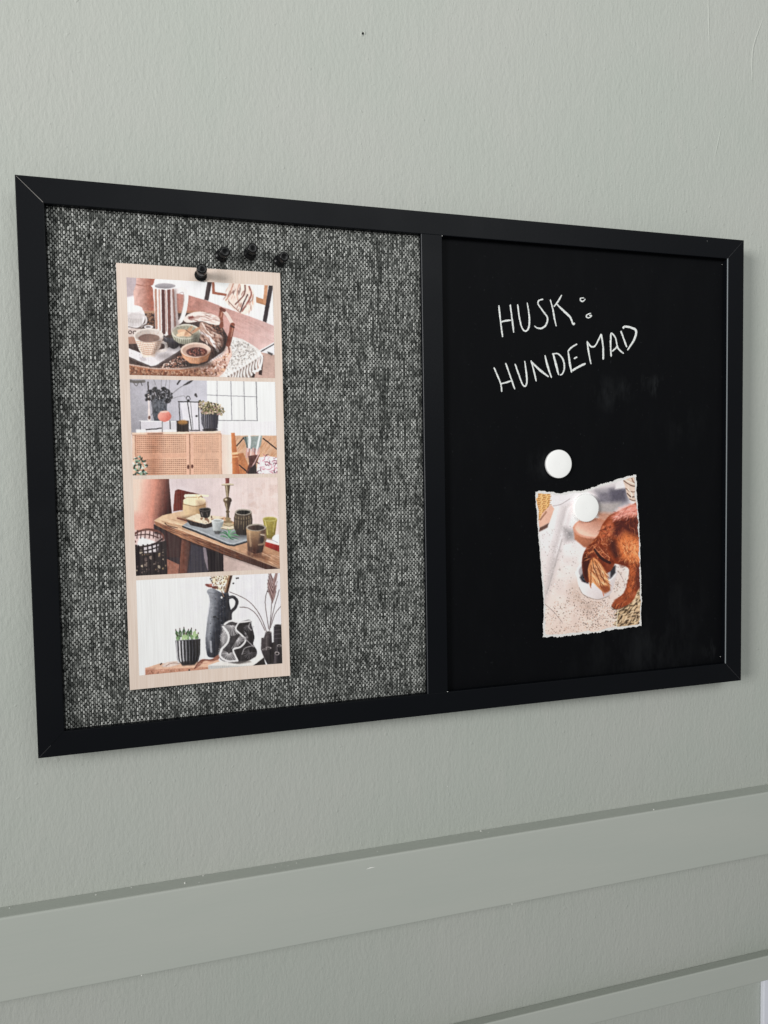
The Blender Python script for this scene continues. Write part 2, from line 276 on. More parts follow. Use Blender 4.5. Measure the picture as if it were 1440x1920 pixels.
    pl = [(645, 215), (700, 222), (760, 235), (830, 255), (850, 310), (830, 340), (780, 325), (670, 322), (650, 270)]
    P([(670, 250), (800, 260), (820, 320), (670, 320)], (110, 98, 70), 12, .9)
    c.specks(pl, 330, 9, [(120, 112, 64), (86, 84, 56), (204, 192, 150), (72, 64, 50), (188, 152, 140), (150, 146, 90), (222, 206, 180)], .9, False, 1.3)
    # cane sideboard
    P([(118, 466), (815, 460), (820, 484), (122, 486)], (242, 214, 192), 2); P([(238, 470), (360, 468), (360, 480), (240, 482)], (176, 130, 108), 3)
    P([(122, 482), (824, 478), (830, 820), (122, 820)], (232, 184, 152), 2, grad=((236, 196, 164), (150, 600), (820, 600)))
    P([(240, 484), (340, 484), (330, 820), (240, 820)], (186, 118, 86), 40, .55)
    for j in range(21):
        y = 498+j*15.4
        if 628 < y < 668: continue
        for i in range(25):
            x = 162+i*15.6+(y-500)*.01; L([(x-2.5, y), (x+3.5, y)], 6, (138, 84, 60), .72)
        for i in range(13):
            x = 612+i*15.4; L([(x-2, y+2), (x+3, y+2)], 5, (170, 118, 90), .7)
    P([(150, 630), (545, 632), (545, 668), (150, 666)], (222, 166, 134), 4, .35)
    for q, w, col in [([(554, 484), (558, 820)], 18, (240, 192, 164)), ([(590, 482), (594, 820)], 16, (240, 194, 166)), ([(572, 480), (576, 820)], 6, (132, 80, 62)), ([(145, 486), (146, 680)], 5, (160, 108, 84)), ([(132, 486), (134, 820)], 16, (246, 222, 200)), ([(822, 484), (826, 820)], 8, (214, 172, 146)), ([(124, 485), (820, 481)], 5, (186, 136, 110))]: L(q, w, col, .95)
    E(560, 741, 9, 17, (104, 52, 42)); E(592, 738, 9, 16, (100, 50, 42))
    P([(580, 486), (822, 486), (826, 812), (580, 812)], (190, 140, 112), 60, .25); P([(122, 486), (180, 486), (170, 812), (122, 812)], (200, 150, 122), 30, .4)
    c.specks([(128, 660), (180, 640), (215, 690), (240, 720), (215, 760), (245, 803), (125, 803)], 90, 13, [(60, 92, 78), (150, 182, 152), (232, 238, 228), (42, 66, 56), (196, 214, 196)], .9, False, 1.6)
    # rattan chair, blanket and cushion
    c.strands([(935, 505), (1290, 505), (1290, 690), (1100, 690), (960, 790)], 90, 2.2, 90, 6, [(196, 132, 88), (234, 196, 156), (206, 150, 104)], .6, .1, False, .05)
    P([(938, 640), (1000, 636), (1040, 740), (1020, 812), (968, 812)], (204, 128, 78), 3, noise=12, ns=14)
    for q in ([(948, 578), (1002, 514)], [(1158, 522), (1275, 614)], [(968, 732), (1040, 796)], [(1000, 514), (1030, 560)]): L(q, 10, (64, 44, 40))
    P([(902, 475), (931, 475), (950, 640), (970, 812), (914, 812)], (222, 142, 84), 2, grad=((184, 96, 52), (905, 600), (960, 600))); L([(912, 640), (950, 636)], 18, (244, 200, 150)); L([(914, 668), (952, 664)], 10, (230, 176, 120))
    P([(1000, 505), (1150, 500), (1140, 570), (1110, 640), (1030, 610)], (152, 166, 162), 3, noise=10, ns=14); L([(1045, 488), (1050, 550), (1040, 620)], 20, (242, 244, 244), 1, True); L([(1130, 500), (1118, 560), (1100, 640)], 16, (222, 228, 226), 1, True); L([(1015, 510), (1030, 590)], 12, (88, 100, 98), .9)
    for i in range(7): L([(1030+i*16, 600+i % 3*5), (1024+i*16, 668)], 12, [(222, 176, 170), (190, 130, 126), (236, 206, 200)][i % 3], .95)
    P([(1040, 660), (1130, 650), (1110, 700), (1060, 790), (1020, 800), (1045, 720)], (106, 62, 56), 3, noise=12, ns=14); L([(1120, 650), (1090, 710), (1040, 800)], 9, (226, 190, 184), .9, True); P([(1050, 760), (1100, 720), (1110, 812), (1030, 812)], (54, 42, 44), 4)
    cu = [(1125, 672), (1200, 662), (1290, 680), (1290, 815), (1105, 815), (1110, 740)]
    P(cu, (240, 230, 232), 3); c.strands(cu, 46, lambda x, y: c.r.uniform(0, 6), 50, 6, [(90, 48, 66), (206, 120, 142), (150, 84, 106), (230, 170, 182)], .85, .5, False, 1.0)
    return c.a

def paint_bench():
    c = Canvas(1440, 889, (226, 212, 210), seed=7); P, E, L = c.poly, c.ell, c.line
    P([(100, 50), (1320, 50), (1320, 700), (100, 700)], (220, 206, 206), 2, grad=((232, 214, 206), (500, 200), (1280, 300)), noise=6, ns=60)
    c.specks([(950, 110), (1280, 110), (1280, 360), (950, 330)], 60, 24, [(214, 186, 174), (236, 222, 216)], .22)
    P([(100, 60), (412, 60), (424, 200), (436, 352), (300, 405), (290, 480), (100, 480)], (244, 212, 194), 2, grad=((222, 148, 124), (170, 150), (425, 190), (74, 34, 32)))
    P([(100, 330), (250, 370), (300, 405), (290, 490), (100, 490)], (226, 160, 140), 30, .6)
    P([(452, 250), (462, 168), (488, 156), (680, 204), (692, 300), (520, 322), (446, 332)], (132, 52, 38), 2, grad=((92, 34, 28), (470, 200), (640, 260)), noise=8, ns=16)
    # space under the bench
    P([(290, 430), (600, 560), (845, 672), (850, 850), (140, 850), (300, 560)], (62, 46, 52), 3, noise=6, ns=40)
    P([(845, 668), (1300, 800), (1300, 860), (845, 860)], (196, 172, 162), 3, grad=((222, 204, 196), (850, 700), (1150, 800)))
    P([(590, 590), (722, 640), (722, 850), (560, 850)], (66, 62, 74), 4); L([(694, 624), (706, 710), (722, 800)], 26, (150, 136, 144), .9, True, taper=[.8, 1, .2]); P([(715, 640), (842, 668), (842, 850), (725, 850)], (44, 34, 40), 3)
    P([(388, 705), (492, 752), (484, 850), (395, 850)], (172, 112, 92), 3, noise=10, ns=18); P([(375, 480), (520, 540), (505, 700), (385, 690)], (74, 48, 48), 6)
    P([(514, 540), (584, 572), (548, 850), (488, 850)], (140, 86, 68), 2, grad=((84, 50, 44), (500, 700), (580, 700)), noise=10, ns=20)
    # bench top and front edge
    P([(295, 400), (360, 362), (500, 332), (560, 350), (860, 380), (1310, 640), (1310, 800), (1080, 712), (900, 632), (560, 500), (300, 412)], (228, 196, 158), 2, grad=((196, 142, 104), (350, 380), (1280, 740)), noise=8, ns=30)
    c.strands([(310, 400), (500, 345), (700, 430), (560, 490)], 50, .32, 120, 6, [(186, 138, 100), (244, 220, 186), (206, 164, 124)], .6, .08, False, .1)
    c.strands([(950, 620), (1010, 600), (1280, 690), (1280, 770)], 50, .38, 120, 6, [(176, 122, 86), (236, 200, 164), (150, 96, 68)], .5, .08, False, .1)
    P([(294, 402), (560, 502), (900, 634), (1310, 800), (1310, 822), (1200, 800), (832, 668), (520, 548), (304, 440)], (178, 120, 86), 2, grad=((120, 74, 56), (500, 500), (1150, 760)))
    c.strands([(300, 410), (560, 510), (900, 640), (1250, 785), (830, 655), (520, 540), (306, 432)], 90, .38, 110, 6, [(120, 72, 52), (216, 160, 120), (90, 54, 44)], .6, .06, False, .08)
    L([(296, 404), (560, 502), (900, 634), (1080, 706), (1280, 785)], 6, (238, 206, 170), .8); L([(304, 442), (520, 550), (832, 670), (1210, 800)], 7, (60, 38, 36), .8); L([(380, 425), (410, 445), (480, 462)], 8, (86, 52, 42), .8, True)
    P([(1080, 716), (1280, 790), (1200, 800), (1000, 720)], (84, 52, 46), 5, .8)
    P([(900, 640), (1310, 800), (1310, 822), (1200, 800), (832, 668), (700, 600)], (70, 40, 34), 24, .5); P([(1040, 650), (1200, 690), (1180, 730), (1020, 690)], (110, 66, 48), 26, .5)
    # cream pot with spoon
    E(616, 300, 92, 74, (232, 208, 166), 2); P([(526, 260), (706, 260), (708, 310), (684, 376), (536, 378), (522, 320)], (228, 200, 154), 4, grad=((188, 150, 104), (560, 300), (710, 330)))
    E(616, 252, 90, 40, (242, 224, 188), 3); L([(528, 274), (616, 292), (706, 278)], 7, (160, 122, 84), .8, True); L([(548, 211), (620, 206), (724, 212)], 22, (246, 232, 202), 1, True, taper=[1.3, .8, .7]); L([(550, 221), (640, 222)], 5, (180, 146, 106), .8); L([(630, 205), (660, 240)], 12, (236, 216, 176)); L([(650, 225), (672, 210)], 8, (196, 160, 116)); E(520, 355, 18, 26, (226, 196, 156), 4)
    L([(480, 385), (530, 400), (560, 410)], 14, (132, 66, 48), .9, True)
    E(620, 385, 110, 18, (120, 80, 56), 16, .6); P([(640, 250), (706, 262), (708, 310), (684, 376), (640, 376)], (150, 110, 74), 20, .5)
    # slate tray
    P([(520, 446), (560, 416), (860, 440), (1035, 500), (1040, 572), (930, 606), (880, 602), (530, 464)], (162, 168, 172), 2, noise=6, ns=24); L([(522, 452), (700, 524), (880, 600), (930, 606), (1040, 574)], 13, (58, 58, 64)); L([(528, 444), (700, 506), (885, 586), (930, 590), (1030, 560)], 5, (206, 210, 212), .8)
    P([(548, 396), (700, 438), (850, 388), (768, 452), (700, 470), (582, 442)], (58, 48, 46), 2); P([(546, 388), (640, 352), (850, 380), (704, 436)], (228, 214, 188), 2, noise=10, ns=14); c.specks([(650, 390), (760, 370), (790, 400), (700, 425)], 24, 10, [(150, 110, 84), (104, 70, 56), (236, 222, 196)], .8)
    P([(653, 320), (747, 320), (738, 374), (720, 386), (668, 380)], (60, 52, 52), 2, grad=((24, 20, 22), (660, 350), (745, 350))); E(700, 318, 47, 15, (120, 112, 106)); E(700, 319, 38, 10, (30, 26, 26)); L([(672, 345), (680, 370)], 9, (150, 140, 132), .7); L([(716, 345), (722, 372)], 7, (140, 128, 118), .7)
    P([(752, 408), (850, 408), (836, 482), (800, 516), (764, 486)], (208, 214, 212), 2, grad=((140, 148, 148), (760, 440), (850, 450))); E(801, 408, 49, 14, (228, 232, 230)); E(801, 410, 38, 9, (176, 182, 180)); P([(770, 490), (830, 490), (812, 518), (780, 514)], (70, 72, 74), 5, .8)
    # candlestick
    P([(864, 60), (896, 60), (894, 118), (866, 118)], (166, 90, 80), 2, grad=((120, 56, 52), (866, 90), (896, 90))); E(882, 122, 50, 8, (216, 204, 176)); L([(836, 128), (928, 128)], 4, (110, 92, 66), .8)
    P([(860, 130), (902, 130), (892, 200), (888, 232), (872, 232), (868, 200)], (150, 128, 92), 2, grad=((90, 72, 52), (864, 180), (900, 180))); L([(874, 135), (878, 225)], 7, (226, 210, 176), .8)
    E(880, 248, 34, 26, (128, 104, 74), 2, grad=((60, 46, 36), (860, 240), (910, 255))); E(868, 242, 10, 8, (236, 224, 196), 4, .9)
    P([(856, 266), (906, 266), (890, 330), (894, 400), (868, 400), (870, 330)], (140, 116, 84), 2, grad=((70, 54, 42), (862, 330), (898, 330))); L([(872, 275), (876, 390)], 6, (216, 200, 166), .7); E(882, 338, 16, 10, (110, 90, 64)); E(882, 395, 24, 12, (160, 136, 98))
    E(884, 418, 36, 14, (150, 126, 90)); E(886, 446, 48, 20, (196, 178, 140), 3); E(886, 466, 62, 15, (226, 214, 188), 3); L([(832, 470), (886, 480), (942, 470)], 6, (130, 110, 82), .8, True); L([(850, 440), (888, 454), (924, 442)], 6, (120, 98, 70), .7, True)
    E(1000, 520, 90, 22, (60, 60, 64), 18, .7); E(1215, 552, 60, 14, (120, 84, 50), 14, .6)
    # jar, mug, glass
    P([(940, 345), (1070, 345), (1077, 400), (1074, 500), (1020, 524), (950, 518), (928, 460), (930, 390)], (92, 76, 62), 3, sm=False, grad=((40, 32, 30), (960, 400), (1020, 520)))
    for x, y0, y1 in [(946, 370, 450), (966, 380, 470), (988, 390, 440), (1008, 380, 480), (1030, 385, 450), (1050, 375, 470), (1064, 390, 440)]: L([(x, y0), (x-2, y1)], 10, (178, 158, 122), .75, taper=[.6, 1, .3])
    E(1005, 342, 66, 25, (176, 168, 154)); E(1005, 344, 54, 17, (34, 28, 27)); L([(940, 395), (1005, 410), (1072, 394)], 8, (66, 54, 46), .7, True)
    P([(1158, 398), (1273, 398), (1256, 520), (1226, 554), (1186, 546)], (170, 152, 52), 2, .9, grad=((120, 104, 30), (1180, 440), (1240, 550))); E(1215, 398, 57, 19, (206, 198, 120)); E(1215, 399, 46, 13, (178, 164, 70)); L([(1180, 420), (1195, 520)], 10, (226, 214, 130), .7); L([(1250, 420), (1240, 500)], 7, (214, 202, 120), .6)
    P([(1180, 570), (1310, 612), (1310, 668), (1174, 612)], (204, 62, 48), 2, grad=((160, 36, 32), (1200, 580), (1210, 650))); P([(1186, 558), (1310, 585), (1310, 612), (1180, 578)], (238, 222, 216)); E(1275, 556, 42, 34, (236, 237, 241)); L([(1236, 565), (1275, 585)], 6, (170, 160, 160), .7)
    P([(1026, 466), (1185, 466), (1178, 560), (1152, 662), (1092, 674), (1036, 642)], (190, 152, 110), 3, grad=((66, 36, 32), (1070, 490), (1110, 660))); P([(1140, 480), (1184, 470), (1176, 560), (1150, 655), (1120, 660)], (52, 34, 32), 14, .6); L([(1052, 500), (1062, 610)], 16, (222, 186, 142), .45)
    E(1105, 465, 79, 29, (172, 162, 146)); E(1105, 467, 66, 21, (92, 72, 62), 3, grad=((56, 40, 36), (1060, 460), (1150, 475))); L([(1140, 520), (1170, 522), (1180, 556), (1160, 594), (1126, 600)], 15, (150, 122, 98), 1, True); L([(1142, 520), (1168, 526)], 6, (230, 216, 196), .9); E(1148, 560, 16, 22, (52, 36, 34), 4, .8)
    c.specks([(1030, 640), (1160, 660), (1130, 700), (1050, 690)], 30, 16, [(110, 70, 54)], .35)
    # sprig
    for q in ([(884, 545), (888, 500), (880, 470)], [(890, 535), (850, 505), (815, 508)], [(890, 530), (920, 500), (945, 490)], [(880, 545), (845, 530), (820, 532)], [(895, 530), (940, 520), (970, 532)], [(890, 535), (930, 545), (965, 556)], [(890, 535), (905, 550), (930, 560)], [(884, 530), (866, 500), (846, 490)], [(888, 520), (900, 490), (916, 478)]): L(q, 9, [(72, 150, 92), (104, 176, 116), (52, 120, 74)][c.r.randint(3)], .95, True, taper=[.5, 1, .3])
    # wicker basket
    P([(130, 470), (370, 520), (385, 620), (130, 620)], (226, 196, 188), 4, .7); P([(130, 590), (230, 600), (390, 560), (398, 850), (130, 850)], (46, 34, 40), 3, noise=8, ns=14)
    c.specks([(145, 650), (380, 600), (385, 800), (150, 815)], 46, 14, [(150, 132, 120), (200, 186, 160), (110, 92, 88), (176, 150, 110)], .75)
    P([(160, 575), (180, 526), (306, 572), (230, 606), (160, 606)], (238, 232, 232), 3); P([(200, 610), (330, 590), (320, 650), (215, 660)], (226, 220, 222), 5, .9)
    E0 = np.linspace(2.6, 6.6, 22); L([(245+122*math.cos(a), 536+62*math.sin(a)) for a in E0], 17, (120, 72, 62), 1, True); L([(130, 612), (215, 606), (300, 585), (355, 550)], 15, (62, 42, 44), 1, True); L([(150, 476), (220, 476), (300, 492)], 5, (190, 140, 124), .7, True)
    for x in (160, 190, 224, 258, 290, 322, 348): L([(x, 480+(x-140)*.07), (x-4, 540)], 9, (84, 52, 50), .9)
    L([(140, 520), (240, 512), (330, 540)], 9, (90, 58, 54), .9, True)
    for i, x in enumerate((168, 204, 240, 276, 312, 344, 370)): L([(x, 600-i*4), (x+4, 720), (x, 840)], 12, (40, 28, 34), .95, True)
    for y in (645, 690, 735, 780): L([(140, y), (250, y-10), (385, y-55)], 11, (44, 32, 36), .95, True)
    return c.a

def paint_jug():
    c = Canvas(1440, 1059, (236, 237, 239), seed=9); P, E, L = c.poly, c.ell, c.line
    P([(100, 40), (1340, 40), (1340, 900), (100, 900)], (238, 240, 241), 2, grad=((226, 226, 230), (250, 500), (1300, 400)), noise=3, ns=60)
    # board
    P([(216, 806), (335, 768), (480, 772), (790, 740), (840, 780), (718, 800), (600, 822), (218, 850)], (230, 190, 160), 2, noise=6, ns=24); P([(214, 822), (420, 812), (720, 800), (720, 818), (420, 846), (218, 866)], (208, 152, 124), 2, noise=10, ns=16); P([(214, 806), (290, 808), (280, 862), (214, 866)], (196, 130, 104), 8, .6)
    c.specks([(230, 830), (560, 815), (560, 830), (240, 855)], 30, 6, [(150, 96, 76), (236, 200, 176)], .7); E(566, 824, 7, 8, (52, 40, 40)); L([(345, 770), (335, 778)], 9, (80, 66, 62))
    P([(350, 786), (390, 760), (470, 752), (500, 775), (420, 796), (360, 800)], (222, 204, 192), 3, sm=True, noise=10, ns=12); L([(380, 790), (430, 768), (490, 772)], 6, (166, 132, 116), .8, True)
    # tall jug
    c.specks([(740, 90), (900, 70), (860, 200), (790, 190)], 90, 20, [(246, 232, 208), (240, 222, 192), (250, 242, 226)], .9); c.specks([(735, 80), (900, 70), (865, 200), (770, 180)], 110, 6, [(126, 90, 66), (90, 62, 50), (166, 126, 92)], .85)
    for x, y in [(948, 100), (960, 98), (922, 140), (742, 104), (750, 120)]: E(x, y, 7, 6, (70, 60, 58), 2)
    P([(890, 62), (920, 62), (880, 218), (848, 212)], (122, 84, 58), 2); L([(910, 65), (872, 210)], 9, (48, 36, 32)); L([(890, 80), (856, 205)], 5, (214, 178, 140), .8)
    E(728, 158, 30, 12, (150, 78, 68), 3, 1, .3); E(775, 172, 24, 12, (122, 70, 58), 3); E(742, 150, 14, 7, (206, 132, 112), 3)
    P([(712, 208), (722, 188), (760, 180), (800, 200), (840, 218), (882, 214), (890, 300), (904, 380), (890, 460), (850, 620), (832, 700), (800, 720), (725, 722), (703, 680), (698, 570), (714, 430), (734, 310), (728, 240)], (160, 164, 172), 2, sm=True, grad=((52, 56, 68), (705, 430), (890, 470), (34, 36, 46)), noise=10, ns=18)
    P([(735, 300), (765, 300), (745, 520), (725, 640), (708, 560), (716, 430)], (170, 174, 182), 14, .7); L([(738, 600), (742, 680)], 16, (200, 204, 210), .7); c.specks([(740, 250), (860, 260), (820, 600), (730, 560)], 80, 5, [(110, 112, 122), (30, 32, 38), (140, 144, 150)], .5)
    L([(730, 215), (800, 222), (880, 222)], 6, (110, 112, 120), .6, True); E(828, 252, 8, 9, (216, 214, 212)); L([(828, 200), (846, 245)], 6, (156, 120, 92)); E(772, 404, 16, 6, (28, 28, 34), 3, .8); E(798, 420, 10, 5, (28, 28, 34), 3, .8)
    L([(880, 254), (920, 248), (950, 282), (936, 330), (902, 366), (896, 420)], 25, (56, 56, 62), 1, True); L([(885, 250), (925, 244)], 6, (120, 122, 128), .7)
    # ribbed pot with a succulent
    for x, y, an, l in [(478, 560, -1.9, 56), (500, 555, -1.7, 58), (525, 550, -1.55, 62), (548, 556, -1.3, 54), (575, 552, -1.4, 58), (600, 558, -1.2, 56), (616, 570, -1.0, 44), (488, 575, -2.1, 40), (560, 575, -1.9, 44), (515, 580, -1.2, 46), (590, 582, -1.7, 44), (540, 585, -1.5, 46), (625, 582, -1.3, 30), (475, 585, -1.6, 34)]:
        col = [(116, 156, 100), (70, 102, 66), (170, 200, 140), (90, 130, 84)][c.r.randint(4)]; ex, ey = x+math.cos(an)*l, y+math.sin(an)*l
        L([(x, y), ((x+ex)/2, (y+ey)/2), (ex, ey)], 26, col, 1, taper=[.7, 1, .1]); L([(x, y), ((x+ex)/2+4, (y+ey)/2)], 5, (206, 226, 180), .6); E(ex, ey, 4, 7, (84, 52, 50), 2, .9)
    P([(456, 590), (657, 578), (652, 700), (642, 746), (602, 778), (510, 782), (470, 742)], (56, 56, 63), 2, grad=((24, 24, 28), (470, 680), (640, 690)))
    for i, x in enumerate((466, 489, 514, 540, 566, 592, 617, 640)): L([(x, 596-i*1.2), (x+3, 680), (x+14-i*3, 764)], [11, 12, 11, 10, 8, 7, 6, 5][i], [(206, 206, 208), (232, 232, 232), (206, 206, 210), (150, 150, 156), (112, 112, 118), (92, 92, 98), (84, 84, 90), (96, 96, 102)][i], .9, True)
    L([(458, 592), (656, 580)], 5, (120, 120, 126), .8); P([(490, 760), (640, 745), (610, 785), (510, 790)], (52, 44, 46), 5, .8)
    # leaf
    P([(604, 816), (630, 770), (670, 738), (740, 738), (805, 700), (800, 740), (740, 756), (690, 752), (650, 790)], (170, 112, 92), 3, sm=True, noise=8, ns=14); L([(606, 814), (660, 750), (760, 742)], 5, (96, 56, 48), .8, True); L([(650, 775), (700, 770), (760, 755)], 8, (214, 160, 136), .7, True)
    # block
    P([(716, 786), (840, 744), (1150, 696), (1165, 720), (1072, 790), (720, 806)], (230, 228, 222), 2); P([(716, 788), (1074, 788), (1066, 802), (718, 822)], (206, 206, 202), 2)
    for i in range(22): L([(726+i*15, 792), (726+i*15, 810-i*.4)], 3, (176, 174, 168), .6)
    P([(1072, 790), (1160, 722), (1172, 785)], (46, 38, 38), 2)
    # sculpture
    body = [(832, 480), (880, 430), (960, 442), (1050, 428), (1064, 470), (1086, 560), (1076, 620), (1102, 664), (1096, 712), (1040, 748), (960, 772), (880, 762), (812, 738), (804, 650), (820, 560)]
    P(body, (84, 81, 84), 2, sm=True, grad=((38, 36, 39), (840, 560), (1080, 620)), noise=10, ns=14)
    P([(822, 540), (850, 480), (890, 540), (870, 600), (825, 640)], (176, 174, 174), 10, .8)
    for cx, cy, a0, a1, r0, r1, n in [(905, 470, 0.2, 3.2, 6, 82, 26), (950, 580, -.9, 2.1, 6, 84, 28), (882, 690, -.2, 3.5, 8, 84, 34), (850, 570, 1.8, 5.0, 6, 40, 10), (1050, 680, .2, 4.0, 8, 56, 14), (1040, 470, .2, 3.0, 6, 44, 9)]:
        for i in range(n):
            a = a0+(a1-a0)*i/(n-1)+c.r.uniform(-.05, .05); L([(cx+r0*math.cos(a), cy+r0*math.sin(a)), (cx+r1*math.cos(a), cy+r1*math.sin(a))], 4, (220, 218, 218) if cx < 1000 else (140, 136, 138), .8, taper=[.5, 1])
    P([(960, 450), (1040, 445), (1000, 490), (1010, 560), (960, 520), (940, 480)], (40, 37, 40), 6, .9, True); P([(1010, 590), (1070, 570), (1060, 630), (990, 690), (960, 740), (930, 690), (950, 640)], (42, 39, 42), 6, .9, True)
    for q, w in [([(838, 482), (880, 545), (872, 606), (826, 660), (814, 716), (870, 752), (945, 752)], 17), ([(962, 448), (938, 500), (985, 548), (1016, 590), (974, 640), (918, 662), (934, 712), (952, 750)], 14), ([(850, 462), (900, 436), (960, 446), (1055, 436)], 14), ([(1000, 566), (1050, 612), (1078, 640)], 8), ([(986, 700), (1010, 650), (1080, 630)], 8), ([(1060, 440), (1040, 480), (1062, 510)], 9), ([(822, 560), (848, 545), (866, 580)], 8)]: L(q, w*.95, (232, 231, 230) if w > 9 else (160, 157, 158), .92, True)
    P([(880, 765), (1040, 745), (1060, 760), (960, 778)], (120, 114, 110), 6, .7)
    # vases on the right
    P([(1238, 478), (1300, 462), (1310, 790), (1232, 790)], (68, 63, 70), 3, grad=((34, 30, 34), (1240, 600), (1300, 600)))
    for y in (510, 540, 575): L([(1240, y), (1300, y-6)], 5, (110, 104, 108), .7)
    E(1270, 470, 26, 9, (112, 106, 108)); E(1270, 471, 18, 5, (32, 28, 30))
    P([(1140, 572), (1160, 566), (1172, 526), (1220, 520), (1224, 605), (1250, 600), (1244, 690), (1232, 775), (1186, 778), (1150, 700), (1136, 660)], (84, 76, 79), 3, grad=((40, 34, 38), (1150, 600), (1240, 640)), noise=8, ns=14)
    for x, y, rx, ry in [(1196, 523, 26, 8), (1150, 572, 12, 6), (1280, 630, 18, 10), (1262, 690, 18, 14), (1195, 648, 22, 9), (1165, 662, 18, 7)]: E(x, y, rx, ry, (186, 178, 176)); E(x, y+1, rx*.68, ry*.62, (34, 28, 30))
    L([(1246, 700), (1248, 770)], 16, (100, 92, 96), .6); L([(1180, 560), (1180, 640)], 12, (128, 118, 118), .5); L([(1262, 640), (1266, 680)], 10, (110, 104, 106), .6)
    # grasses
    for q in ([(892, 208), (980, 244), (1060, 296), (1130, 390), (1180, 515)], [(972, 328), (1040, 336), (1110, 396), (1168, 510)], [(1205, 510), (1216, 400), (1226, 240)], [(1212, 490), (1250, 380), (1295, 320)], [(1208, 480), (1244, 330), (1284, 190)], [(1200, 500), (1172, 290), (1196, 184)]): L(q, 6, (122, 106, 104), .9, True)
    E(1196, 204, 10, 5, (90, 72, 70))
    for i in range(120):
        t = c.r.rand(); y0 = 300-t*190; x0 = 1228+t*8; sd = c.r.choice([-1, 1]); l = c.r.uniform(50, 120)
        L([(x0, y0), (x0+sd*l*.22, y0-l*.6), (x0+sd*l*.34, y0-l)], 3.5, [(126, 90, 86), (166, 132, 126), (96, 66, 66), (196, 168, 162)][c.r.randint(4)], .75, True)
    return c.a

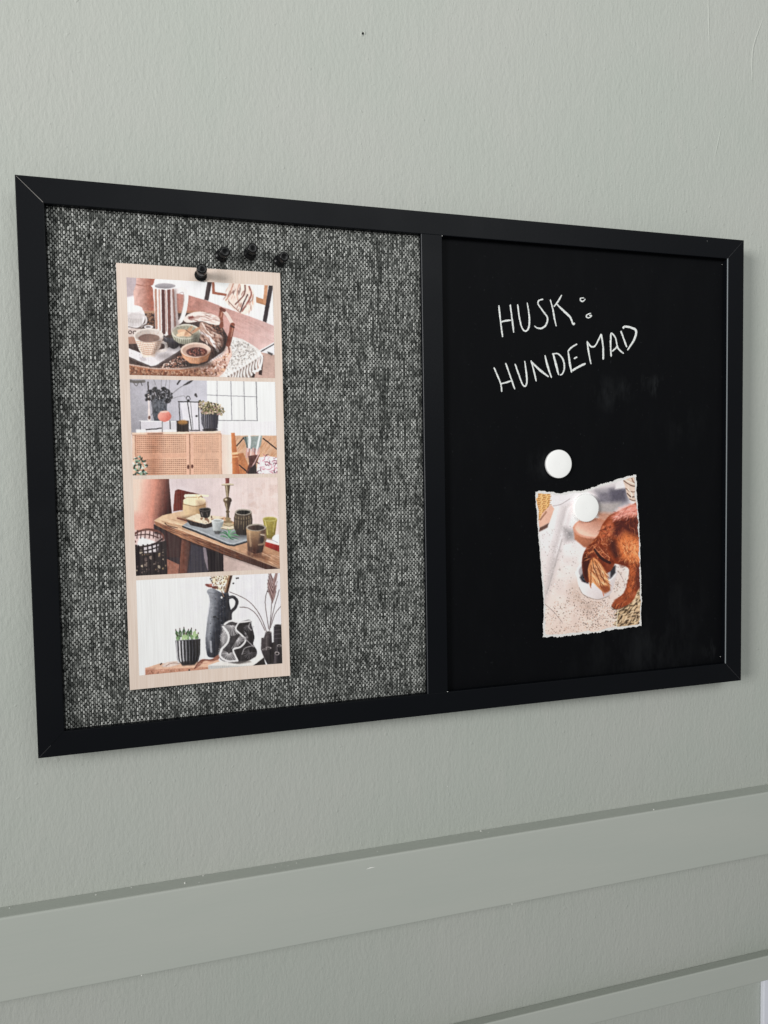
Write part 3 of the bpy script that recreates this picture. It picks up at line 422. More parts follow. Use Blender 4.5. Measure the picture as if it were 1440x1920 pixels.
def paint_dog():
    c = Canvas(1280, 1920, (220, 218, 219), seed=11); P, E, L = c.poly, c.ell, c.line
    P([(60, 300), (1200, 300), (1200, 1900), (60, 1900)], (232, 231, 233), 2, grad=((224, 211, 202), (350, 900), (600, 1800)), noise=7, ns=70)
    P([(250, 470), (560, 480), (500, 600), (300, 640), (250, 600)], (228, 228, 231), 20)
    P([(560, 470), (960, 400), (960, 470), (640, 520)], (206, 205, 208), 16); P([(680, 500), (960, 460), (975, 610), (820, 640), (690, 620)], (112, 110, 120), 34, .9); P([(800, 480), (950, 470), (960, 580), (820, 590)], (86, 84, 98), 24, .7); P([(680, 610), (900, 600), (850, 700), (690, 710)], (178, 174, 173), 24)
    P([(860, 400), (945, 372), (950, 468), (850, 480)], (226, 226, 228), 10)
    P([(365, 640), (440, 620), (300, 1180), (200, 1520), (180, 1450)], (186, 184, 185), 40, .75); P([(410, 650), (440, 640), (330, 1040), (290, 1100)], (236, 236, 238), 16, .8); P([(380, 840), (480, 860), (470, 940), (400, 960)], (140, 138, 140), 34, .8)
    L([(360, 940), (300, 1150), (215, 1440)], 10, (170, 168, 168), .6, True, 5); L([(280, 632), (350, 618), (435, 566)], 8, (178, 176, 178), .8, True, 3)
    P([(430, 1350), (520, 1330), (560, 1480), (700, 1520), (600, 1640), (430, 1500)], (190, 174, 162), 50, .5)
    c.specks([(160, 900), (420, 760), (500, 1000), (480, 1300), (200, 1500)], 260, 6, [(180, 177, 175), (160, 156, 154), (236, 236, 237)], .55)
    c.specks([(420, 1380), (880, 1500), (870, 1760), (190, 1830), (200, 1600)], 760, 6, [(120, 104, 94), (84, 72, 66), (168, 146, 130), (240, 234, 228), (196, 172, 154)], .5)
    c.specks([(860, 1180), (970, 1190), (960, 1340), (880, 1460), (830, 1440)], 110, 7, [(140, 128, 120), (236, 232, 230), (176, 160, 150)], .6); c.specks([(500, 1500), (870, 1520), (860, 1740), (560, 1760)], 300, 5, [(90, 74, 64), (186, 150, 122), (60, 52, 48)], .6)
    L([(200, 1538), (280, 1610), (355, 1702)], 5, (140, 132, 128), .8, True); L([(870, 1230), (920, 1310), (940, 1400)], 5, (160, 154, 152), .7, True)
    # basket and board, top left
    P([(100, 480), (255, 500), (246, 630), (180, 720), (140, 775), (100, 700)], (220, 182, 126), 4, noise=8, ns=18)
    for j in range(14):
        for i in range(8):
            x, y = 132+i*16+(j % 2)*8, 512+j*19-i*3
            if y < 760-(x-140)*1.1: L([(x, y), (x+9, y-6)], 6, [(132, 92, 54), (160, 118, 74), (240, 210, 160)][(i*7+j*3) % 3], .85)
    P([(140, 790), (180, 700), (262, 622), (290, 660), (244, 788), (150, 838)], (220, 188, 170), 5); P([(145, 838), (238, 792), (226, 832), (150, 872)], (104, 80, 72), 6); L([(160, 760), (215, 690)], 16, (150, 110, 86), .7)
    # terracotta bowl
    P([(464, 830), (476, 940), (560, 1012), (690, 1030), (800, 960), (824, 830)], (196, 140, 112), 8, sm=False, grad=((150, 96, 74), (480, 860), (640, 1020))); E(642, 838, 180, 96, (214, 168, 146), 6); E(646, 834, 166, 84, (178, 128, 108), 6, grad=((232, 204, 188), (680, 740), (600, 900))); P([(690, 690), (850, 700), (800, 790), (700, 760)], (176, 128, 104), 18, .8)
    # white bowl
    P([(490, 1230), (496, 1290), (512, 1375), (555, 1448), (680, 1494), (790, 1458), (836, 1360), (854, 1290), (858, 1230), (674, 1150)], (240, 239, 240), 4, sm=True, grad=((206, 202, 202), (560, 1300), (800, 1450))); E(674, 1236, 184, 112, (238, 238, 239), 3); E(676, 1240, 166, 98, (178, 176, 180), 5); P([(520, 1290), (560, 1240), (610, 1300), (600, 1350), (540, 1330)], (66, 64, 70), 8); c.specks([(530, 1290), (600, 1290), (595, 1345), (545, 1325)], 30, 7, [(34, 34, 40), (96, 96, 104)], .8); P([(800, 1200), (852, 1180), (850, 1250), (805, 1300)], (58, 56, 60), 8); L([(515, 1385), (560, 1456), (680, 1494), (790, 1464)], 8, (150, 138, 130), .6, True)
    # mat
    mt = [(866, 1580), (960, 1548), (1040, 1420), (1120, 1370), (1120, 1770), (856, 1770)]
    P(mt, (190, 170, 140), 4, noise=10, ns=16); c.strands(mt, 210, 2.6, 52, 11, [(92, 76, 58), (226, 210, 182), (70, 56, 44), (206, 186, 152)], .85, .3, False, .5); L([(876, 1575), (862, 1660), (858, 1760)], 9, (236, 226, 206), .9)
    # knotted throw, top right
    th = [(925, 398), (1060, 340), (1060, 600), (1000, 592), (962, 540), (944, 460)]
    P(th, (216, 202, 190), 4, noise=8, ns=18)
    for q, w, col in [([(930, 400), (990, 440), (1050, 455)], 10, (110, 88, 78)), ([(940, 388), (1000, 420), (1050, 432)], 8, (240, 230, 220)), ([(1000, 365), (1020, 410), (1048, 425)], 12, (150, 122, 106)), ([(950, 470), (990, 500), (1048, 505)], 10, (130, 106, 94)), ([(965, 520), (1000, 550), (1040, 545)], 12, (90, 70, 62)), ([(985, 570), (1020, 585), (1050, 580)], 9, (120, 98, 88)), ([(1030, 360), (1044, 400)], 14, (86, 68, 62)), ([(970, 480), (1005, 520), (1000, 560)], 8, (242, 234, 226))]: L(q, w, col, .85, True)
    # dog
    fur = [(128, 64, 42), (168, 96, 62), (98, 48, 34), (204, 142, 100), (78, 40, 32), (112, 56, 38)]
    body = [(735, 800), (800, 722), (900, 672), (1000, 626), (1110, 600), (1120, 900), (1120, 1300), (1085, 1370), (1050, 1420), (1020, 1490), (960, 1545), (860, 1584), (812, 1556), (850, 1496), (926, 1432), (958, 1340), (980, 1236), (938, 1186), (850, 1166), (760, 1166), (690, 1090), (620, 1010), (690, 900)]
    P(body, (146, 78, 50), 5, sm=True, noise=22, ns=46)
    P([(820, 740), (900, 662), (1000, 624), (1110, 600), (1110, 720), (960, 735), (870, 760)], (228, 168, 156), 26, .95)
    P([(850, 770), (960, 735), (1110, 740), (1110, 930), (1000, 900), (920, 850), (880, 920), (830, 900)], (80, 38, 34), 26, .95)
    P([(880, 940), (950, 880), (1110, 950), (1110, 1140), (970, 1160), (880, 1080)], (214, 134, 84), 34, .95); P([(930, 980), (1080, 990), (1080, 1090), (960, 1100)], (232, 164, 112), 34, .7)
    P([(790, 920), (850, 960), (890, 1100), (850, 1120), (800, 1040)], (70, 36, 32), 22, .9); P([(860, 1120), (960, 1140), (1000, 1180), (900, 1190)], (100, 50, 38), 16, .8)
    P([(740, 830), (810, 770), (840, 830), (800, 900), (720, 930)], (196, 116, 84), 20, .85)
    P([(985, 1180), (1050, 1160), (1030, 1330), (990, 1440), (930, 1500), (944, 1430), (972, 1330)], (180, 102, 64), 12, .9); P([(1040, 1180), (1120, 1180), (1110, 1370), (1040, 1410), (1030, 1320)], (92, 48, 38), 16, .9); P([(840, 1500), (930, 1450), (980, 1500), (900, 1570), (830, 1570)], (150, 82, 54), 12, .9)
    c.strands([(830, 735), (900, 672), (1000, 632), (1080, 626), (1080, 715), (900, 755)], 110, 2.7, 52, 7, [(242, 194, 182), (206, 138, 122), (226, 160, 144), (150, 84, 70)], .55, .5)
    c.strands([(850, 780), (1070, 760), (1085, 1100), (960, 1150), (860, 1050)], 260, lambda x, y: 1.8+.7*math.sin(x/45+y/60), 50, 7, fur, .35, .4)
    c.strands([(900, 930), (1075, 950), (1080, 1100), (960, 1120)], 90, lambda x, y: 1.6+.6*math.sin(x/40), 60, 7, [(240, 184, 134), (226, 150, 100), (170, 92, 56)], .55, .4)
    c.strands([(700, 900), (770, 810), (830, 830), (800, 1000), (740, 1080), (640, 1010)], 200, lambda x, y: 2.2+.6*math.sin(y/26), 44, 7, fur+[(220, 156, 124)], .55, .4)
    c.strands([(990, 1180), (1070, 1160), (1040, 1330), (960, 1500), (850, 1560), (940, 1420)], 150, lambda x, y: 1.9, 40, 6, fur, .45, .35)
    for x0, y0 in ((838, 1566), (862, 1574), (890, 1566)): L([(x0, y0), (x0+16, y0-30)], 6, (70, 38, 32), .8)
    L([(812, 1558), (860, 1586), (960, 1548)], 9, (86, 62, 52), .6, True)
    head = [(556, 1070), (600, 1000), (660, 975), (740, 1000), (800, 1090), (842, 1160), (806, 1230), (760, 1260), (640, 1320), (585, 1335), (550, 1260), (542, 1150)]
    P(head, (124, 64, 42), 4, sm=True, noise=16, ns=30)
    P([(545, 1150), (580, 1060), (630, 1110), (606, 1200), (592, 1335), (552, 1270)], (66, 34, 30), 14, .95)
    c.strands([(580, 1060), (650, 985), (740, 1010), (800, 1110), (700, 1150), (620, 1130)], 170, lambda x, y: 2.3-.004*(x-650), 44, 7, fur+[(200, 134, 98)], .6, .4)
    L([(664, 1036), (700, 1094), (750, 1134), (800, 1156)], 26, (48, 28, 28), .85, True); L([(648, 1000), (690, 1056), (740, 1104)], 9, (196, 134, 102), .7, True); L([(700, 1010), (740, 1060), (800, 1110)], 9, (200, 140, 108), .6, True)
    ear = [(640, 1116), (690, 1140), (742, 1206), (774, 1300), (800, 1396), (752, 1432), (700, 1396), (640, 1340), (618, 1380), (602, 1290), (600, 1196)]
    P(ear, (204, 146, 100), 5, sm=True, noise=12, ns=20)
    c.strands([(640, 1130), (690, 1150), (735, 1210), (760, 1290), (740, 1330), (640, 1320), (612, 1290), (606, 1200)], 150, lambda x, y: 1.25-.002*(y-1120), 84, 8, [(240, 200, 156), (226, 176, 130), (130, 78, 52), (176, 116, 78), (250, 218, 180)], .65, .15, True, .3)
    for q in ([(640, 1120), (650, 1200), (690, 1290), (720, 1390)], [(660, 1140), (700, 1230), (750, 1340)], [(625, 1180), (625, 1280), (622, 1370)]): L(q, 8, (104, 58, 40), .75, True)
    P([(700, 1370), (788, 1366), (800, 1410), (750, 1440)], (140, 78, 54), 12, .85); L([(730, 1420), (740, 1462)], 9, (180, 112, 82), .8); L([(616, 1360), (624, 1388)], 9, (190, 126, 90), .8)
    return c.a
# ---------------------------------------------------------------- helpers
YB = -.005                  # the board's frame is 23 mm deep
ZC = 1.5                    # height of the board's centre
def lin(r, g=None, b=None):
    if g is None: r, g, b = r
    f = lambda v: (v/255/12.92) if v/255 <= .04045 else ((v/255+.055)/1.055)**2.4
    return (f(r), f(g), f(b), 1)
def material(name, color, rough=.6, spec=.5):
    m = bpy.data.materials.new(name); m.use_nodes = True
    b = m.node_tree.nodes['Principled BSDF']
    b.inputs['Base Color'].default_value = color; b.inputs['Roughness'].default_value = rough; b.inputs['Specular IOR Level'].default_value = spec
    return m, m.node_tree, b
def node(nt, typ, **kw):
    n = nt.nodes.new(typ)
    for k, v in kw.items():
        if k in n.inputs: n.inputs[k].default_value = v
        else: setattr(n, k, v)
    return n
def coords(nt, scale=(1, 1, 1)):
    tc = nt.nodes.new('ShaderNodeTexCoord'); mp = nt.nodes.new('ShaderNodeMapping'); mp.inputs['Scale'].default_value = scale
    nt.links.new(tc.outputs['Object'], mp.inputs['Vector']); return mp.outputs[0]
def noise_tex(nt, vec, scale, detail=3, rough=.5):
    n = nt.nodes.new('ShaderNodeTexNoise'); n.inputs['Scale'].default_value = scale; n.inputs['Detail'].default_value = detail; n.inputs['Roughness'].default_value = rough
    nt.links.new(vec, n.inputs['Vector']); return n.outputs['Fac']
def ramp(nt, fac, stops):
    r = nt.nodes.new('ShaderNodeValToRGB'); e = r.color_ramp.elements
    while len(e) < len(stops): e.new(.5)
    for el, (p, c) in zip(e, stops): el.position = p; el.color = c if len(c) == 4 else (*c, 1)
    nt.links.new(fac, r.inputs[0]); return r.outputs[0]
def math_n(nt, op, a, b=None):
    n = nt.nodes.new('ShaderNodeMath'); n.operation = op
    for i, v in enumerate((a, b)):
        if v is None: continue
        if isinstance(v, (int, float)): n.inputs[i].default_value = v
        else: nt.links.new(v, n.inputs[i])
    return n.outputs[0]
def mix_col(nt, fac, a, b):
    n = nt.nodes.new('ShaderNodeMix'); n.data_type = 'RGBA'
    for i, v in ((0, fac), (6, a), (7, b)):
        if isinstance(v, (int, float, tuple)): n.inputs[i].default_value = v
        else: nt.links.new(v, n.inputs[i])
    return n.outputs[2]
def bump(nt, bsdf, height, strength, dist):
    b = nt.nodes.new('ShaderNodeBump'); b.inputs['Strength'].default_value = strength; b.inputs['Distance'].default_value = dist
    nt.links.new(height, b.inputs['Height']); nt.links.new(b.outputs[0], bsdf.inputs['Normal'])
def mesh_obj(name, verts, faces, mat, parent=None, smooth=False, colors=None):
    me = bpy.data.meshes.new(name); verts = np.asarray(verts, np.float32)
    if isinstance(faces, np.ndarray):
        nf, k = faces.shape
        me.vertices.add(len(verts)); me.vertices.foreach_set('co', verts.ravel())
        me.loops.add(nf*k); me.loops.foreach_set('vertex_index', faces.astype(np.int32).ravel())
        me.polygons.add(nf); me.polygons.foreach_set('loop_start', np.arange(0, nf*k, k, dtype=np.int32)); me.polygons.foreach_set('loop_total', np.full(nf, k, np.int32))
        me.update(calc_edges=True)
    else:
        me.from_pydata([tuple(map(float, v)) for v in verts], [], faces); me.update()
    if smooth: me.polygons.foreach_set('use_smooth', np.ones(len(me.polygons), bool))
    if colors is not None:
        at = me.color_attributes.new('print', 'FLOAT_COLOR', 'POINT')
        c4 = np.ones((len(verts), 4), np.float32); c4[:, :3] = colors; at.data.foreach_set('color', c4.ravel())
    if mat: me.materials.append(mat)
    o = bpy.data.objects.new(name, me); col.objects.link(o)
    if parent: o.parent = parent
    return o
def bm_obj(name, bm, mat, parent=None, smooth=False):
    me = bpy.data.meshes.new(name); bmesh.ops.recalc_face_normals(bm, faces=bm.faces); bm.to_mesh(me); bm.free()
    if smooth: me.polygons.foreach_set('use_smooth', np.ones(len(me.polygons), bool))
    me.materials.append(mat); o = bpy.data.objects.new(name, me); col.objects.link(o)
    if parent: o.parent = parent
    return o
def box_obj(name, x0, x1, y0, y1, z0, z1, mat, parent=None, bev=0, seg=2):
    bm = bmesh.new(); bmesh.ops.create_cube(bm, size=1)
    for v in bm.verts: v.co = ((x0+x1)/2+v.co.x*(x1-x0), (y0+y1)/2+v.co.y*(y1-y0), (z0+z1)/2+v.co.z*(z1-z0))
    if bev: bmesh.ops.bevel(bm, geom=list(bm.edges), offset=bev, segments=seg, profile=.6, affect='EDGES')
    return bm_obj(name, bm, mat, parent)
def empty(name, loc):
    o = bpy.data.objects.new(name, None); o.empty_display_size = .02; col.objects.link(o); o.location = loc; return o
def tag(o, label=None, cat=None, group=None, kind=None):
    if label: o['label'] = label
    if cat: o['category'] = cat
    if group: o['group'] = group
    if kind: o['kind'] = kind
    return o
def lathe(profile, n=40):
    v = []; f = []; m = len(profile)
    for i in range(n):
        a = 2*math.pi*i/n
        for r, h in profile: v.append((r*math.cos(a), -h, r*math.sin(a)))
    for i in range(n):
        j = (i+1) % n
        for k in range(m-1): f.append((i*m+k, i*m+k+1, j*m+k+1, j*m+k))
    f.append(tuple(i*m for i in range(n))[::-1]); f.append(tuple(i*m+m-1 for i in range(n)))
    return v, f

# ---------------------------------------------------------------- materials
def wall_material():
    m, nt, b = material('painted_wall', lin(178, 183, 175), .62, .3)
    v = coords(nt); vs = coords(nt, (1, 1, .42))
    big = noise_tex(nt, v, 7, 2); mid = noise_tex(nt, vs, 55, 3)
    c = mix_col(nt, ramp(nt, big, [(.35, (0, 0, 0)), (.65, (1, 1, 1))]), lin(181, 184, 178), lin(178, 183, 176))
    c = mix_col(nt, math_n(nt, 'MULTIPLY', ramp(nt, mid, [(.55, (0, 0, 0)), (.75, (1, 1, 1))]), .35), c, lin(185, 187, 181))
    nt.links.new(c, b.inputs['Base Color'])
    # roller nap: fine, slightly upright grain over a softer orange peel
    n1 = noise_tex(nt, vs, 400, 4, .6); n2 = noise_tex(nt, vs, 110, 2); n3 = noise_tex(nt, v, 30, 2)
    pim = ramp(nt, noise_tex(nt, v, 190, 1), [(.70, (0, 0, 0)), (.78, (1, 1, 1))])
    h = math_n(nt, 'ADD', math_n(nt, 'MULTIPLY', n1, .75), math_n(nt, 'ADD', math_n(nt, 'MULTIPLY', n2, .55), math_n(nt, 'MULTIPLY', n3, .45)))
    h = math_n(nt, 'ADD', h, math_n(nt, 'MULTIPLY', pim, .3))
    bump(nt, b, h, .60, .0011)
    return m
def rail_material():
    m, nt, b = material('painted_wood', lin(181, 183, 176), .5, .35)
    g = noise_tex(nt, coords(nt, (.06, 1, 1)), 420, 4, .6); w = noise_tex(nt, coords(nt, (.2, 1, 1)), 40, 3)
    c = mix_col(nt, ramp(nt, w, [(.3, (0, 0, 0)), (.7, (1, 1, 1))]), lin(180, 185, 178), lin(183, 187, 180)); nt.links.new(c, b.inputs['Base Color'])
    bump(nt, b, math_n(nt, 'ADD', math_n(nt, 'MULTIPLY', g, .5), w), .3, .0006)
    return m
def frame_material():
    m, nt, b = material('black_frame_foil', (.0030, .0037, .0054, 1), .42, .12)
    n = noise_tex(nt, coords(nt), 700, 3); s = noise_tex(nt, coords(nt), 18, 3)
    bump(nt, b, n, .12, .0003)
    nt.links.new(math_n(nt, 'ADD', math_n(nt, 'MULTIPLY', s, .18), .34), b.inputs['Roughness'])
    return m
def chalkboard_material():
    m, nt, b = material('chalkboard_paint', (.004, .0044, .0054, 1), .55, .06)
    v = coords(nt); fine = noise_tex(nt, v, 900, 3); wipe = noise_tex(nt, coords(nt, (1, 1, .35)), 60, 4, .65); big = noise_tex(nt, v, 9, 3)
    tot = None
    for x, z, r, k in [(.2121, .0693, .012, .5), (.1919, .0722, .011, .3), (.1624, .0637, .02, .18), (.1795, .067, .014, .2), (.272, -.172, .014, .3), (.097, .002, .016, .15), (.24, .035, .03, .06), (.20, -.165, .09, .08)]:
        d = nt.nodes.new('ShaderNodeVectorMath'); d.operation = 'DISTANCE'; nt.links.new(v, d.inputs[0]); d.inputs[1].default_value = (x, -.013, z)
        g = math_n(nt, 'MULTIPLY', ramp(nt, math_n(nt, 'DIVIDE', d.outputs['Value'], r), [(.1, (1, 1, 1)), (1, (0, 0, 0))]), k)
        tot = g if tot is None else math_n(nt, 'MAXIMUM', tot, g)
    streak = ramp(nt, wipe, [(.46, (0, 0, 0)), (.7, (1, 1, 1))])
    f = math_n(nt, 'MULTIPLY', tot, streak)
    dust = ramp(nt, noise_tex(nt, v, 420, 1), [(.74, (0, 0, 0)), (.80, (1, 1, 1))])
    f = math_n(nt, 'ADD', f, math_n(nt, 'MULTIPLY', math_n(nt, 'MULTIPLY', dust, big), .18))
    f = math_n(nt, 'ADD', f, math_n(nt, 'MULTIPLY', streak, .010))
    nt.links.new(mix_col(nt, f, (.0030, .0033, .0042, 1), (.07, .075, .08, 1)), b.inputs['Base Color'])
    bump(nt, b, fine, .15, .0003)
    return m
def print_material(name, lines):
    m, nt, b = material(name, (1, 1, 1, 1), .55, .3)
    a = nt.nodes.new('ShaderNodeAttribute'); a.attribute_name = 'print'
    cc = a.outputs['Color']
    if lines:
        g = noise_tex(nt, coords(nt, (1, 1, .03)), 900, 2)
        cc = mix_col(nt, math_n(nt, 'MULTIPLY', ramp(nt, g, [(.35, (0, 0, 0)), (.65, (1, 1, 1))]), .10), cc, lin(150, 140, 134))
        bump(nt, b, g, .25, .0003)
    nt.links.new(cc, b.inputs['Base Color'])
    return m
def card_material():
    m, nt, b = material('beige_card', lin(234, 216, 200), .7, .25)
    g = noise_tex(nt, coords(nt, (1, 1, .03)), 900, 2)
    c = mix_col(nt, ramp(nt, g, [(.35, (0, 0, 0)), (.65, (1, 1, 1))]), lin(226, 207, 193), lin(234, 217, 205)); nt.links.new(c, b.inputs['Base Color'])
    bump(nt, b, g, .3, .0003); return m
def paper_material():
    m, nt, b = material('torn_white_paper', lin(236, 234, 232), .85, .15)
    n = noise_tex(nt, coords(nt), 900, 4, .7); bump(nt, b, n, .6, .0006); return m
def chalk_material():
    m, nt, b = material('white_chalk', lin(240, 243, 241), .9, .1)
    n = noise_tex(nt, coords(nt), 1500, 3, .7)
    nt.links.new(mix_col(nt, ramp(nt, n, [(.34, (0, 0, 0)), (.50, (1, 1, 1))]), lin(140, 144, 145), lin(243, 246, 244)), b.inputs['Base Color']); return m
def yarn_material():
    m, nt, b = material('woven_yarn', (1, 1, 1, 1), .9, .15)
    a = nt.nodes.new('ShaderNodeAttribute'); a.attribute_name = 'print'
    n = noise_tex(nt, coords(nt, (1, 1, .5)), 2600, 2)
    nt.links.new(mix_col(nt, math_n(nt, 'MULTIPLY', n, .35), a.outputs['Color'], (.02, .021, .02, 1)), b.inputs['Base Color']); return m
def simple(name, c, rough, spec=.5, bs=0):
    m, nt, b = material(name, c, rough, spec)
    n = noise_tex(nt, coords(nt), 300, 3)
    nt.links.new(math_n(nt, 'ADD', math_n(nt, 'MULTIPLY', n, .12), rough-.06), b.inputs['Roughness'])
    if bs: bump(nt, b, n, bs, .0003)
    return m
M_wall, M_rail, M_frame, M_chalkboard = wall_material(), rail_material(), frame_material(), chalkboard_material()
M_print, M_dog, M_card, M_paper, M_chalk, M_yarn = print_material('ribbed_photo_print', True), print_material('torn_photo_print', False), card_material(), paper_material(), chalk_material(), yarn_material()
M_white = simple('white_plastic', lin(253, 253, 252), .6, .2)
M_pin = simple('black_pin_plastic', (.0035, .0037, .0044, 1), .26, .28)
M_steel = simple('pin_steel', (.5, .5, .5, 1), .3); M_steel.node_tree.nodes['Principled BSDF'].inputs['Metallic'].default_value = 1
M_core = simple('bare_board_core', lin(150, 146, 142), .8, .2); M_coredim = simple('worn_foil_edge', lin(66, 66, 68), .7, .2)
M_glint = simple('edge_glint', lin(128, 134, 138), .4, .4); M_glint_dim = simple('edge_glint_dim', lin(62, 64, 68), .4, .4)  # highlight along the frame's inner edges, painted as lighter foil
M_trim = simple('white_gloss_paint', lin(232, 234, 244), .35, .5, .1)
M_hole = simple('dark_hole', (.004, .004, .004, 1), .95, .1)
M_crumb = simple('white_plaster', lin(238, 238, 234), .9, .1)

# ---------------------------------------------------------------- the wall and its rails
wall = tag(box_obj('wall', -2.2, 2.2, 0, .1, 0, 2.7, M_wall), kind='structure')
def wall_ridge(pts, r):
    c = Canvas.smooth(pts, False, 6) if len(pts) > 2 else np.array([np.array(pts[0])*(1-t)+np.array(pts[1])*t for t in np.linspace(0, 1, 12)])
    v, f = [], []; n = len(c)
    for i, (x, z) in enumerate(c):
        rr = r*(.35+.65*math.sin(math.pi*(i+.5)/n)); d = c[min(i+1, n-1)]-c[max(i-1, 0)]; d = d/np.linalg.norm(d); nx, nz = -d[1], d[0]
        for k, h in ((-1, .001), (-.5, -.6), (.5, -.6), (1, .001)): v.append((x+nx*rr*k, rr*h, ZC+z+nz*rr*k))
    for i in range(n-1):
        for k in range(3): f.append((i*4+k, i*4+k+1, i*4+k+5, i*4+k+4))
    return mesh_obj('paint_ridge', v, f, M_wall, wall, True)
wall_ridge([(.2790, .4500), (.2815, .3730)], .0006)
wall_ridge([(.3410, .4180), (.3300, .3895), (.3292, .3600)], .0008)
wall_ridge([(.2945, .3122), (.2877, .2850)], .0006)
# nail hole with a burst rim of paint
v, f = [], []; n = 14
for i in range(n):
    a = 2*math.pi*i/n; k = 1+.35*math.sin(2*a+.6)+rnd.uniform(-.15, .15)
    for r, y in ((.0008, .0004), (.0011*k, -.0004*k), (.0016*k, -.0005*k), (.0026*k, .0002)): v.append((-.0475+r*math.cos(a)*.9, y, ZC+.3468+r*math.sin(a)*1.15))
for i in range(n):
    j = (i+1) % n
    for k in range(3): f.append((i*4+k, i*4+k+1, j*4+k+1, j*4+k))
hole = mesh_obj('nail_hole', v, f, M_wall, wall, True)
mesh_obj('hole_bottom', [(-.0479+.0011*math.cos(2*math.pi*i/12)*.85, -.0003, ZC+.3468+.0013*math.sin(2*math.pi*i/12)) for i in range(12)], [tuple(range(12))[::-1]], M_hole, hole)

def batten(name, zf, zb, z0, depth, label):
    """a rail whose top falls away slightly towards the wall"""
    bm = bmesh.new(); bmesh.ops.create_cube(bm, size=1)
    for q in bm.verts: q.co = (q.co.x*4.38, -depth/2+q.co.y*depth, z0 if q.co.z < 0 else (zf if q.co.y < 0 else zb))
    ed = [e for e in bm.edges if abs(e.verts[0].co.z-e.verts[1].co.z) < 1e-6 and abs(e.verts[0].co.y+depth) < 1e-6 and abs(e.verts[1].co.y+depth) < 1e-6]
    bmesh.ops.bevel(bm, geom=ed, offset=.0016, segments=4, profile=.5, affect='EDGES')
    eb = [e for e in bm.edges if all(abs(q.co.z-zb) < 1e-6 and abs(q.co.y) < 1e-6 for q in e.verts)]
    bmesh.ops.bevel(bm, geom=eb, offset=.0007, segments=1, affect='EDGES')
    return tag(bm_obj(name, bm, M_rail), label, 'wall rail', 'painted rails along the wall')
batten('wall_rail', ZC-.3162, ZC-.3183, ZC-.3783, .018, 'broad grey-green painted wooden rail on the wall just below the board')
batten('wall_rail', ZC-.4826, ZC-.4878, ZC-.5078, .014, 'narrow grey-green painted rail at the bottom right, below the broad rail')
tr = box_obj('white_trim_board', .3465, .42, -.005, -.0002, ZC-1.2, ZC-.5083, M_trim, None, .001)
tag(tr, 'white painted upright board under the narrow rail, at the bottom right corner', 'trim board')

# ---------------------------------------------------------------- the memo board
W2, H2, FW, FD = .300, .2025, .0178, .018
PANEL = -.0130
board = tag(empty('memo_board', (0, YB, ZC)), 'black framed memo board, half grey woven pinboard and half black chalkboard', 'memo board')
PROF = [(0, .005), (0, -.0174), (.0002, -.0179), (.0006, -.018), (.0172, -.018), (.0176, -.0179), (FW, -.0174), (FW, -.0085), (.012, -.0085), (.012, .005)]
def frame_rail(cx, cz, half, ang, glint=None):
    """one mitred length; ang turns the bottom rail into the other three"""
    v, f = [], []; g = .00008; n = len(PROF); ca, sa = math.cos(ang), math.sin(ang)
    for s in (-1, 1):
        for t, y in PROF:
            x, z = s*(half-t-g), t; v.append((cx+x*ca-z*sa, y, cz+x*sa+z*ca))
    for k in range(n): f.append((k, (k+1) % n, n+(k+1) % n, n+k))
    f.append(tuple(range(n))[::-1]); f.append(tuple(range(n, 2*n)))
    o = mesh_obj('frame_rail', v, f, M_frame, board); o.data.materials.append(M_glint)
    if glint:
        for k in glint: o.data.polygons[k].material_index = 1
    return o
r_bot = frame_rail(0, -H2, W2, 0); r_rgt = frame_rail(W2, 0, H2, math.pi/2, (4, 5)); r_top = frame_rail(0, H2, W2, math.pi); r_lft = frame_rail(-W2, 0, H2, -math.pi/2)  # the right rail's inner chamfer carries the painted highlight
def mitre(parent, cx, cz, sx, sz, a, b, w, mat):
    d = Vector((sx, 0, sz)).normalized(); p = Vector((-d.z, 0, d.x))*w
    A = Vector((cx, 0, cz))+Vector((sx, 0, sz))*a; B = Vector((cx, 0, cz))+Vector((sx, 0, sz))*b
    pts = [A-p*.6, B-p, B+p, A+p*.6]; v = [(q.x, y, q.z) for y in (-.01806, -.0160) for q in pts]
    mesh_obj('mitre_seam', v, [(0, 1, 2, 3), (7, 6, 5, 4), (0, 4, 5, 1), (1, 5, 6, 2), (2, 6, 7, 3), (3, 7, 4, 0)], mat, parent)
mitre(r_lft, -W2, H2, 1, -1, .0009, .0172, .00016, M_core)
mitre(r_rgt, W2, H2, -1, -1, .0012, .0168, .00012, M_coredim)
mitre(r_rgt, W2, -H2, -1, 1, .0008, .0165, .00013, M_coredim)
mitre(r_lft, -W2, -H2, 1, 1, .0004, .0085, .00013, M_coredim)
# divider
v, f = [], []; hw = .0088; hz = H2-FW+.0001
dp = [(-hw, -.0085), (-hw, -.0174), (-hw+.0004, -.0178), (hw-.0004, -.0178), (hw, -.0174), (hw, -.0085)]
for z in (-hz, hz):
    for x, y in dp: v.append((x, y, z))
n = len(dp); f = [(k, (k+1) % n, n+(k+1) % n, n+k) for k in range(n)]+[tuple(range(n)), tuple(range(n, 2*n))[::-1]]
dv = mesh_obj('frame_divider', v, f, M_frame, board); dv.data.materials.append(M_glint_dim); dv.data.polygons[1].material_index = 1  # left chamfer coloured lighter as a dimmer painted highlight
